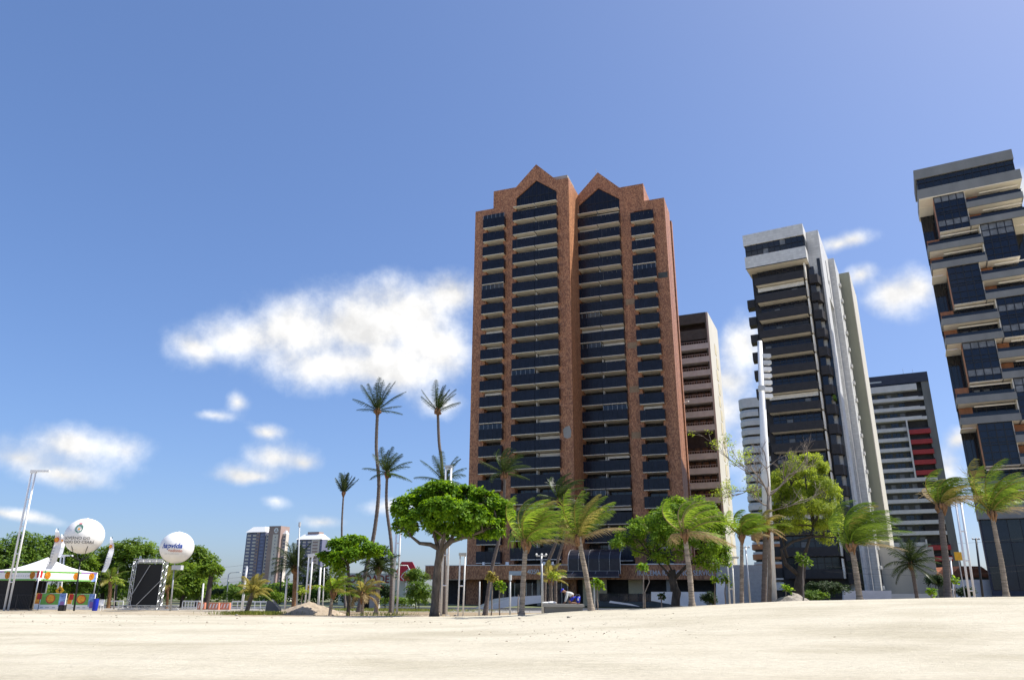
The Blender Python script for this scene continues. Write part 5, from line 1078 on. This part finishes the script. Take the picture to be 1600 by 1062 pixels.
# ------------------------------------------------------------------ advertising balloons
def on_sphere(me, c, r, az0, el0):
    for v in me.vertices:
        a = az0 + v.co.x / r; e = el0 + v.co.z / r; rr_ = r * 1.006 - v.co.y * .5
        v.co = Vector((c[0] + rr_ * math.cos(e) * math.sin(a), c[1] - rr_ * math.cos(e) * math.cos(a), c[2] + rr_ * math.sin(e)))
    me.update(); return me
def balloon(label, px, py, rpx, basepx, Y, prints, pole_mt, fork):
    b = gp(basepx, Y, 0); c = at(px, py, Y) - b; r = rpx * Y / (FPX / math.cos(PITCH)) * .95; t = thing('advertising_balloon', label, 'balloon', b, 0, 'white balloons on poles')
    sk = MB().sphere(c, r, 40, 26, .94).build('skin', 'balloon_skin', t, True)
    for k in range(8):
        a = k * math.pi / 4; MB().tube([(c.x + r * 1.001 * math.cos(a) * math.cos(e), c.y + r * 1.001 * math.sin(a) * math.cos(e), c.z + r * .941 * math.sin(e)) for e in [R(-88 + 11 * q) for q in range(17)]], .006, 4, False).build('seam', 'plaster', sk)
    MB().tube([(c.x, c.y, c.z + r * .93), (c.x, c.y, c.z + r * .97)], .1, 8).build('valve', 'white_paint', sk)
    for me in prints(c, r): obj('lettering', me, sk)
    zf = c.z - r * 1.25
    MB().tube([(0, 0, 0), (c.x * .9, 0, zf)], [.085, .06], 8).build('pole', pole_mt, t, True)
    if fork:
        mb = MB()
        for k in range(6): a = k * math.pi / 3 + .3; mb.tube([(c.x * .9, 0, zf - .1), (c.x + .5 * r * math.cos(a), .5 * r * math.sin(a), zf + .18 * r), (c.x + .8 * r * math.cos(a), .8 * r * math.sin(a), c.z - r * .55)], .03, 5)
        mb.build('fork', pole_mt, t)
    else: MB().box(c.x - .1, c.x + .75, -.3, .3, zf - .1, zf + .3).build('blower', 'sign_grey', t); MB().tube([(c.x * .9, 0, zf), (c.x, 0, c.z - r * .9)], .05, 6).build('neck', pole_mt, t)
def pr1(c, r):
    out = [on_sphere(text_mesh('GOVERNO DO', .36, 'grey_print', .004, .003), c, r, R(4), R(-10)), on_sphere(text_mesh('ESTADO DO CEARÁ', .36, 'grey_print', .004, .003), c, r, R(6), R(-22))]
    sh = MB(); sh.cur = 0; sh.prism([(-.3, .3), (-.36, .05), (-.28, -.25), (0, -.45), (.28, -.25), (.36, .05), (.3, .3), (0, .38)][::1], -.01, 0); sh.cur = 1; sh.prism([(-.2, .05), (-.14, -.16), (0, -.26), (.14, -.16), (.2, .05), (.1, .18), (-.1, .18)], -.018, -.012); sh.cur = 2; sh.disc((.02, -.06), .09, -.024, 10); sh.cur = 3; sh.prism([(-.2, .44), (.2, .44), (.16, .54), (-.16, .54)], -.01, 0)
    me = sh.mesh('crest', ['crest_green', 'sign_grey', 'orange_print', 'red_print']); out.append(on_sphere(me, c, r, R(9), R(20))); return out
def pr2(c, r): return [on_sphere(text_mesh('hapvida', .62, 'navy_print', .004, .018, 1, .25), c, r, R(4), R(3)), on_sphere(text_mesh('+odonto', .36, 'barrier_orange', .004, .006, 1, .1), c, r, R(18), R(-13)), on_sphere(text_mesh('saúde de ponta a ponta', .15, 'sign_grey', .004, 0), c, r, R(6), R(-24))]
balloon('white balloon with a green crest and grey lettering beside the tent', 132, 837, 30.5, 118, 70, pr1, 'dark_metal', True)
balloon('white balloon with blue and orange lettering right of the black screen', 276.5, 855, 27, 268, 72, pr2, 'galvanised', False)

# ------------------------------------------------------------------ screen on a truss
Y = 75; b = gp(228, Y, 0); scn = thing('led_screen', 'tall black screen held in an aluminium truss frame between the balloons', 'screen', b)
def sx(px): return at(px, 925, Y).x - b.x
H = at(235, 876, Y).z; xa, xb = sx(205), sx(252); tw = .42
def truss(p, q, w=.34, name='truss'):
    p, q = Vector(p), Vector(q); d = (q - p); L = d.length; d /= L; u = Vector((0, 1, 0)); v = d.cross(u).normalized(); mb = MB(); off = [(u * a + v * c_) * w / 2 for a, c_ in ((-1, -1), (1, -1), (1, 1), (-1, 1))]
    for o in off: mb.tube([p + o, q + o], .032, 6)
    n = max(2, int(L / w)); 
    for k in range(n):
        for i in range(4): a_, b_ = off[i], off[(i + 1) % 4]; s_, e_ = p + d * L * k / n, p + d * L * (k + 1) / n; mb.tube([s_ + (a_ if k % 2 else b_), e_ + (b_ if k % 2 else a_)], .02, 4, False)
    return mb.build(name, 'steel', scn)
truss((xa, 0, 0), (xa, 0, H)); truss((xb, 0, 0), (xb, 0, H)); truss((xa - .17, 0, H), (xb + .17, 0, H)); truss((sx(192), -.3, .22), (sx(284), -.3, .22), .36, 'base_truss')
for k in range(4): MB().box(xa + .35 + k * .62, xa + .8 + k * .62, -.3, -.05, H - .1, H + .08).build('top_panel', 'white_paint', scn)
scp = boxpart('screen_panel', 'screen_black', scn, xa + .22, xb - .22, -.12, .08, .45, H - .28)
for p, q in (((xa + .25, -.5, 1.2), (xa + 1.5, -.2, H - .35)), ((xa + .9, -.6, .4), (xb - .2, -.2, 2.6))): MB().tube([p, q], .03, 6).build('brace', 'galvanised', scn)
# railings, barriers, bins along the left
def rail(label, px0, px1, Y, h=.75, mt='white_paint', name='low_railing', n=6):
    a, c_ = at(px0, 945, Y), at(px1, 945, Y); w = c_.x - a.x; t = thing(name, label, 'railing', (a.x, Y, 0), 0, 'low white railings'); MB().box(0, w, -.05, .05, h - .12, h).build('top_rail', mt, t); MB().box(0, w, -.03, .03, .12, .2).build('bottom_rail', mt, t)
    for k in range(n + 1): MB().box(w * k / n - .04, w * k / n + .04, -.04, .04, 0, h - .12).build('post', mt, t)
rail('low white railing left of the black screen truss', 150, 192, 82); rail('low white railing right of the orange barrier', 362, 416, 82, .8); rail('low white railing under the second balloon', 285, 312, 82, .8)
def orange(label, px0, px1, Y):
    a, c_ = at(px0, 945, Y), at(px1, 945, Y); w = c_.x - a.x; t = thing('plastic_barrier', label, 'barrier', (a.x, Y, 0), 0, 'orange plastic barriers'); p = MB().prism([(0, 0), (w, 0), (w, .3), (w * .97, .66), (w * .03, .66), (0, .3)], -.2, .2).build('body', 'barrier_orange', t)
    for k in range(3): MB().prism([(w * (.1 + .3 * k), .15), (w * (.2 + .3 * k), .15), (w * (.3 + .3 * k), .55), (w * (.2 + .3 * k), .55)], -.215, -.205).build('white_stripe', 'white_paint', p)
orange('orange plastic barrier left of the leaning dark trunk', 310, 321, 79); orange('orange plastic barrier right of the leaning dark trunk', 327, 343, 79); orange('orange plastic barrier farthest right of the three', 344, 360, 79.5)
bn = thing('blue_barrel', 'blue plastic barrel at the right end of the printed stands', 'barrel', gp(150, 71, 0)); MB().tube([(0,0,0),(0,0,.1),(0,0,.5),(0,0,.95),(0,0,1.0)], [.2,.22,.235,.22,.21], 16).build('drum', 'bucket_blue', bn, True); MB().tube([(0,0,.98),(0,0,1.03)], .22, 16).build('lid', 'bucket_blue', bn)
ch = thing('plastic_chair', 'white plastic chair beside the blue barrel', 'chair', gp(157, 72, 0)); MB().box(-.22,.22,-.22,.22,.42,.46).build('seat', 'white_paint', ch); MB().box(-.22,.22,.2,.24,.46,.95).build('backrest', 'white_paint', ch)
for x in (-.2, .2):
    for y in (-.2, .2): MB().tube([(x*1.15, y*1.15, 0), (x, y, .42)], .025, 6).build('leg', 'white_paint', ch)
sp = thing('loudspeaker', 'small black loudspeaker between the two printed stands', 'speaker', gp(99, 69.5, 0)); MB().box(-.25,.25,-.2,.2,0,.5).build('cabinet', 'mesh_black', sp); MB().disc((0,.27), .18, -.205).build('cone', 'charcoal', sp)
vd = thing('stone_block', 'slanted grey concrete block left of the sand heap', 'block', gp(428, 72, 0)); MB().prism([(-.6,0),(.7,0),(.5,.4),(.1,.75),(-.2,1.05),(-.55,.9)], -.4, .5).build('block', 'dark_concrete', vd)
ks = thing('kiosk', 'small brown-roofed kiosk under the red letters', 'kiosk', gp(577, 90, 0)); MB().box(-1.0,1.0,0,1.6,0,1.75).build('wall', 'pale_band', ks); MB().box(-.55,.0,-.04,0,0,1.6).build('door', 'mesh_black', ks); MB().prism([(-1.5,1.75),(1.5,1.75),(1.1,2.5),(-1.1,2.5)], -.5, 2.1).build('roof', 'roof_tile', ks)

# ------------------------------------------------------------------ sand heap, gravel heap, rubble, grass
def heap(name, label, px, Y, wpx, hm, mt, seed, depth=.7, cat='heap'):
    b = gp(px, Y, -.1); w = wpx * Y / (FPX / math.cos(PITCH)) / 2; t = thing(name, label, cat, b); n = 44; vs = []; fs = []
    for j in range(n + 1):
        for i in range(n + 1):
            x, y = (i / n * 2 - 1), (j / n * 2 - 1); r_ = math.hypot(x * (1 + .15 * math.sin(3 * y + seed)), y); h = max(0, 1 - r_) ** .85; nz_ = mnoise.fractal(Vector((x * 3 + seed, y * 3, 1)), 1, 2, 5)
            vs.append((x * w, y * w * depth, hm * h * (1 + .22 * nz_) + .06 * mnoise.fractal(Vector((x * 12, y * 12, seed)), 1, 2, 4) * (h > 0) - (.12 if h == 0 else 0)))
    for j in range(n):
        for i in range(n): a = j * (n + 1) + i; fs.append((a, a + 1, a + n + 2, a + n + 1))
    me = bpy.data.meshes.new('mound'); me.from_pydata(vs, [], fs); me.materials.append(M[mt]); me.polygons.foreach_set('use_smooth', [True] * len(fs)); obj('mound', me, t); return t
mat('heap_sand', (.36,.29,.21), .95, .25, 1.5, bump=.9, bscale=7); mat('heap_gravel', (.30,.27,.23), .95, .3, 5, bump=1, bscale=14)
heap('sand_heap', 'brownish heap of excavated sand beneath the dark palm', 482, 60, 124, 1.05, 'heap_sand', 3); heap('gravel_heap', 'low grey gravel heap behind the crest at the forked tree', 1240, 52, 110, 1.2, 'heap_gravel', 7, cat='heap')
heap('sand_heap', 'low earth bank at the foot of the stout almond trunk', 660, 53, 150, .16, 'heap_sand', 11)
def stones():
    r = random.Random(5); me = MB(); me.sphere((0,0,0), 1, 7, 5, .6); base = me.mesh('stone', 'heap_gravel')
    for k, (px, Y, s) in enumerate(((372,52,.14),(415,54,.10),(520,57,.16),(812,40,.09),(888,38,.12),(700,58,.2),(712,57,.18))):
        st = obj('stone', base, None, gp(px, Y, .02), (r.uniform(0,.5), r.uniform(0,.5), r.uniform(0,3))); st.scale = (s, s * .8, s * .8)
        tag(st, ['small dark stone on the sand below the yellowing palm','tiny stone on the sand left of the heap','stone at the right foot of the sand heap','tiny clod on the sand below the yellow-green palm','dark clod on the dune below the worker','rubble stone left of the lamp box post','rubble stone near the ramp foot'][k], 'stone', 'loose stones on the sand')
stones()
def grass_patch(label, px, Y, w, d, n, seed):
    g = np.random.RandomState(seed); b = gp(px, Y, 0); P = []; A_ = []; N_ = []
    for k in range(n): x, y = g.normal(0, w / 2.6), g.normal(0, d / 2.6); P.append((x, y, hgt_n(b.x + x, Y + y) - b.z - .02)); A_.append((g.normal(0, .35), g.normal(0, .35), 1)); N_.append((g.normal(), g.normal(), .1))
    o = obj('grass_patch', leaf_mesh('grass_patch', P, A_, N_, g.uniform(.12, .38, n), np.full(n, .03), 'grass_blade'), None, b); tag(o, label, 'grass', kind='stuff')
grass_patch('yellow-green grass at the foot of the small yellowing palm', 405, 59, 3.6, 1.6, 2600, 2); grass_patch('bright lawn strip behind the palm trunks and hexagon sign', 610, 78, 12, 3, 3600, 3); grass_patch('thin weeds on the sand heap', 484, 60, .5, .4, 1, 4); grass_patch('dry twigs by the stout almond trunk', 600, 54, 3, 1.2, 260, 5)

# ------------------------------------------------------------------ plinth, worker, bucket
YW = 48.5
pb = gp(880, YW, 0); ptop = at(880, 943, YW).z
pl_ = thing('concrete_plinth', 'low concrete slab on the sand under the kneeling worker', 'slab', (pb.x, YW, ptop)); hw = (at(911, 945, YW).x - at(848, 945, YW).x) / 2
MB().box(-hw, hw, -.7, .7, -.16, 0).build('slab', 'concrete', pl_); MB().box(-hw + .12, hw - .1, -.6, .6, -.6, -.16).build('base', 'dark_concrete', pl_)
dbx = at(862, 943, YW).x - pb.x
bag = thing('cement_bags', 'pale flattened bags lying on the left of the slab', 'bag', (pb.x + dbx, YW, ptop)); MB().sphere((0,0,.07), .3, 12, 8, .26).sphere((-.35,.05,.06), .26, 12, 8, .24).build('sack', 'canvas', bag, True)
bk_ = thing('blue_bucket', 'blue bucket with white mark right of the kneeling worker', 'bucket', (at(903, 942, YW).x, YW - .1, ptop + .08)); MB().tube([(0,0,0),(0,0,.36)], [.11,.15], 16).build('pail', 'bucket_blue', bk_, True); MB().box(-.04,.04,-.16,-.145,.12,.26).build('mark', 'white_paint', bk_); MB().tube([(-.15,0,.35),(-.1,0,.47),(.1,0,.47),(.15,0,.35)], .008, 5).build('handle', 'steel', bk_); MB().box(-.1,.1,-.1,.1,-.08,0).build('foot', 'orange_wood', bk_)
def skin_obj(name, pts, edges, rad, mt, parent, sub=2):
    me = bpy.data.meshes.new(name); me.from_pydata(pts, edges, []); o = bpy.data.objects.new(name, me); COL.objects.link(o)
    md = o.modifiers.new('s', 'SKIN'); md.use_smooth_shade = True
    for v, r in zip(me.skin_vertices[0].data if me.skin_vertices else [], rad): v.radius = (r, r) if not isinstance(r, tuple) else r
    if not me.skin_vertices:
        bm = bmesh.new(); bm.from_mesh(me); ly = bm.verts.layers.skin.verify(); bm.verts.ensure_lookup_table()
        for v, r in zip(bm.verts, rad): v[ly].radius = (r, r) if not isinstance(r, tuple) else r
        bm.verts[0][ly].use_root = True; bm.to_mesh(me); bm.free()
    else: me.skin_vertices[0].data[0].use_root = True
    o.modifiers.new('u', 'SUBSURF').levels = sub; o.modifiers['u'].render_levels = sub
    bpy.context.view_layer.update(); dg = bpy.context.evaluated_depsgraph_get(); m2 = bpy.data.meshes.new_from_object(o.evaluated_get(dg)); bpy.data.objects.remove(o)
    m2.materials.clear(); m2.materials.append(M[mt]); m2.polygons.foreach_set('use_smooth', [True] * len(m2.polygons)); return obj(name, m2, parent)
w = thing('person', 'person in blue cap, grey long-sleeved shirt and blue shorts kneeling bent over the slab', 'person', (at(890, 942, YW).x, YW - .15, ptop))
hip, chest, neck, head, htop = (.24,0,.40), (-.10,0,.62), (-.25,0,.69), (-.37,0,.74), (-.46,0,.80)
P = [hip, (.10,0,.54), chest, neck, head, htop]; E_ = [(0,1),(1,2),(2,3),(3,4),(4,5)]; Rr = [.15,.145,.16,.06,.095,.085]
def add(p, r, j): P.append(p); Rr.append(r); E_.append((j, len(P) - 1)); return len(P) - 1
for s in (-1, 1):
    sh = add((-.16, s*.17, .62), .075, 2); el_ = add((-.20, s*.23, .36), .05, sh); wr = add((-.30, s*.17, .10), .032, el_); pm = add((-.35, s*.16, .05), .034, wr)
    for q in range(4): k1 = add((-.40, s*.16 + (q - 1.5) * .021, .035 + .006 * (q in (1, 2))), .011, pm); add((-.435 - .008 * (q in (1, 2)), s*.16 + (q - 1.5) * .022, .014), .009, k1)
    k1 = add((-.355, s*.16 - s*.045, .04), .012, pm); add((-.385, s*.16 - s*.06, .018), .010, k1)
    lg_ = add((.20, s*.11, .36), .10, 0); kn = add((-.08, s*.15, .09), .065, lg_); an = add((.32, s*.14, .07), .04, kn); add((.44, s*.14, .03), .035, an)
skin_obj('body', P, E_, Rr, 'skin', w)
P = [(.20,0,.44), (.10,0,.55), (-.10,0,.63), (-.22,0,.67)]; E_ = [(0,1),(1,2),(2,3)]; Rr = [.17,.168,.18,.085]
for s in (-1, 1): sh = add((-.16, s*.17, .62), .095, 2); el_ = add((-.20, s*.235, .36), .072, sh); add((-.29, s*.175, .125), .05, el_)
skin_obj('shirt', P, E_, Rr, 'shirt_grey', w)
P = [(.22,0,.42), (.27,0,.36)]; E_ = [(0,1)]; Rr = [.165,.15]
for s in (-1, 1): lg_ = add((.18, s*.11, .34), .12, 0); add((-.0, s*.145, .17), .092, lg_)
skin_obj('shorts', P, E_, Rr, 'shorts_blue', w)
mb = MB(); mb.sphere((0,0,0), .112, 16, 10, .9); cap = mb.mesh('cap', 'bucket_blue', True)
for v in cap.vertices:
    if v.co.z < -.01: v.co.z = -.01
co = obj('cap', cap, w, (-.425, 0, .80), (0, R(-38), 0)); bm_ = MB().tube([(-.07,0,-.01),(-.13,0,-.012),(-.2,0,-.03)], [.085,.08,.04], 10); bv = bm_.mesh('brim', 'bucket_blue', True)
for v in bv.vertices: v.co.z *= .22
obj('brim', bv, co)
for s in (-1, 1): MB().sphere((.46, s*.14, .035), .06, 10, 6, .6).build('shoe', 'charcoal', w, True)
ft = MB(); ft.sphere((-.478,.034,.735), .012, 8, 6).sphere((-.478,-.034,.735), .012, 8, 6); ft.build('eyes', 'mesh_black', w)
MB().tube([(-.455,0,.735),(-.495,0,.70),(-.47,0,.69)], [.012,.02,.012], 6).build('nose', 'skin', w, True)
for s in (-1, 1): MB().sphere((-.385, s*.098, .735), .026, 8, 6, 1.2).build('ear', 'skin', w, True)

# ------------------------------------------------------------------ litter on the sand, blown sand along the crest
def litter():
    g = np.random.RandomState(9); P = []; A_ = []; N_ = []; L_ = []
    def put(X, Y_, l): P.append((X, Y_, hgt_n(X, Y_) + .012)); A_.append((g.normal(), g.normal(), g.normal(0, .15))); N_.append((g.normal(0, .3), g.normal(0, .3), 1)); L_.append(l)
    for k in range(200): Y_ = 38 + g.normal(0, 1.1); put(g.uniform(-32, 8), Y_, g.uniform(.05, .16))
    for k in range(240): Y_ = g.uniform(44, 62); put(g.uniform(-44, 2), Y_, g.uniform(.06, .2))
    for k in range(190): put(g.normal(3.2, 3.2), g.normal(31, 3.5), g.uniform(.03, .12))
    for k in range(120): put(g.uniform(-25, 25), g.uniform(15, 40), g.uniform(.02, .07))
    tag(obj('sand_litter', leaf_mesh('sand_litter', P, A_, N_, np.array(L_), np.array(L_) * .4, 'dry_litter')), 'scattered dry leaves and twigs on the sand', 'litter', kind='stuff')
mat('dry_litter', (.14,.10,.065), .9, .4, 9); litter()
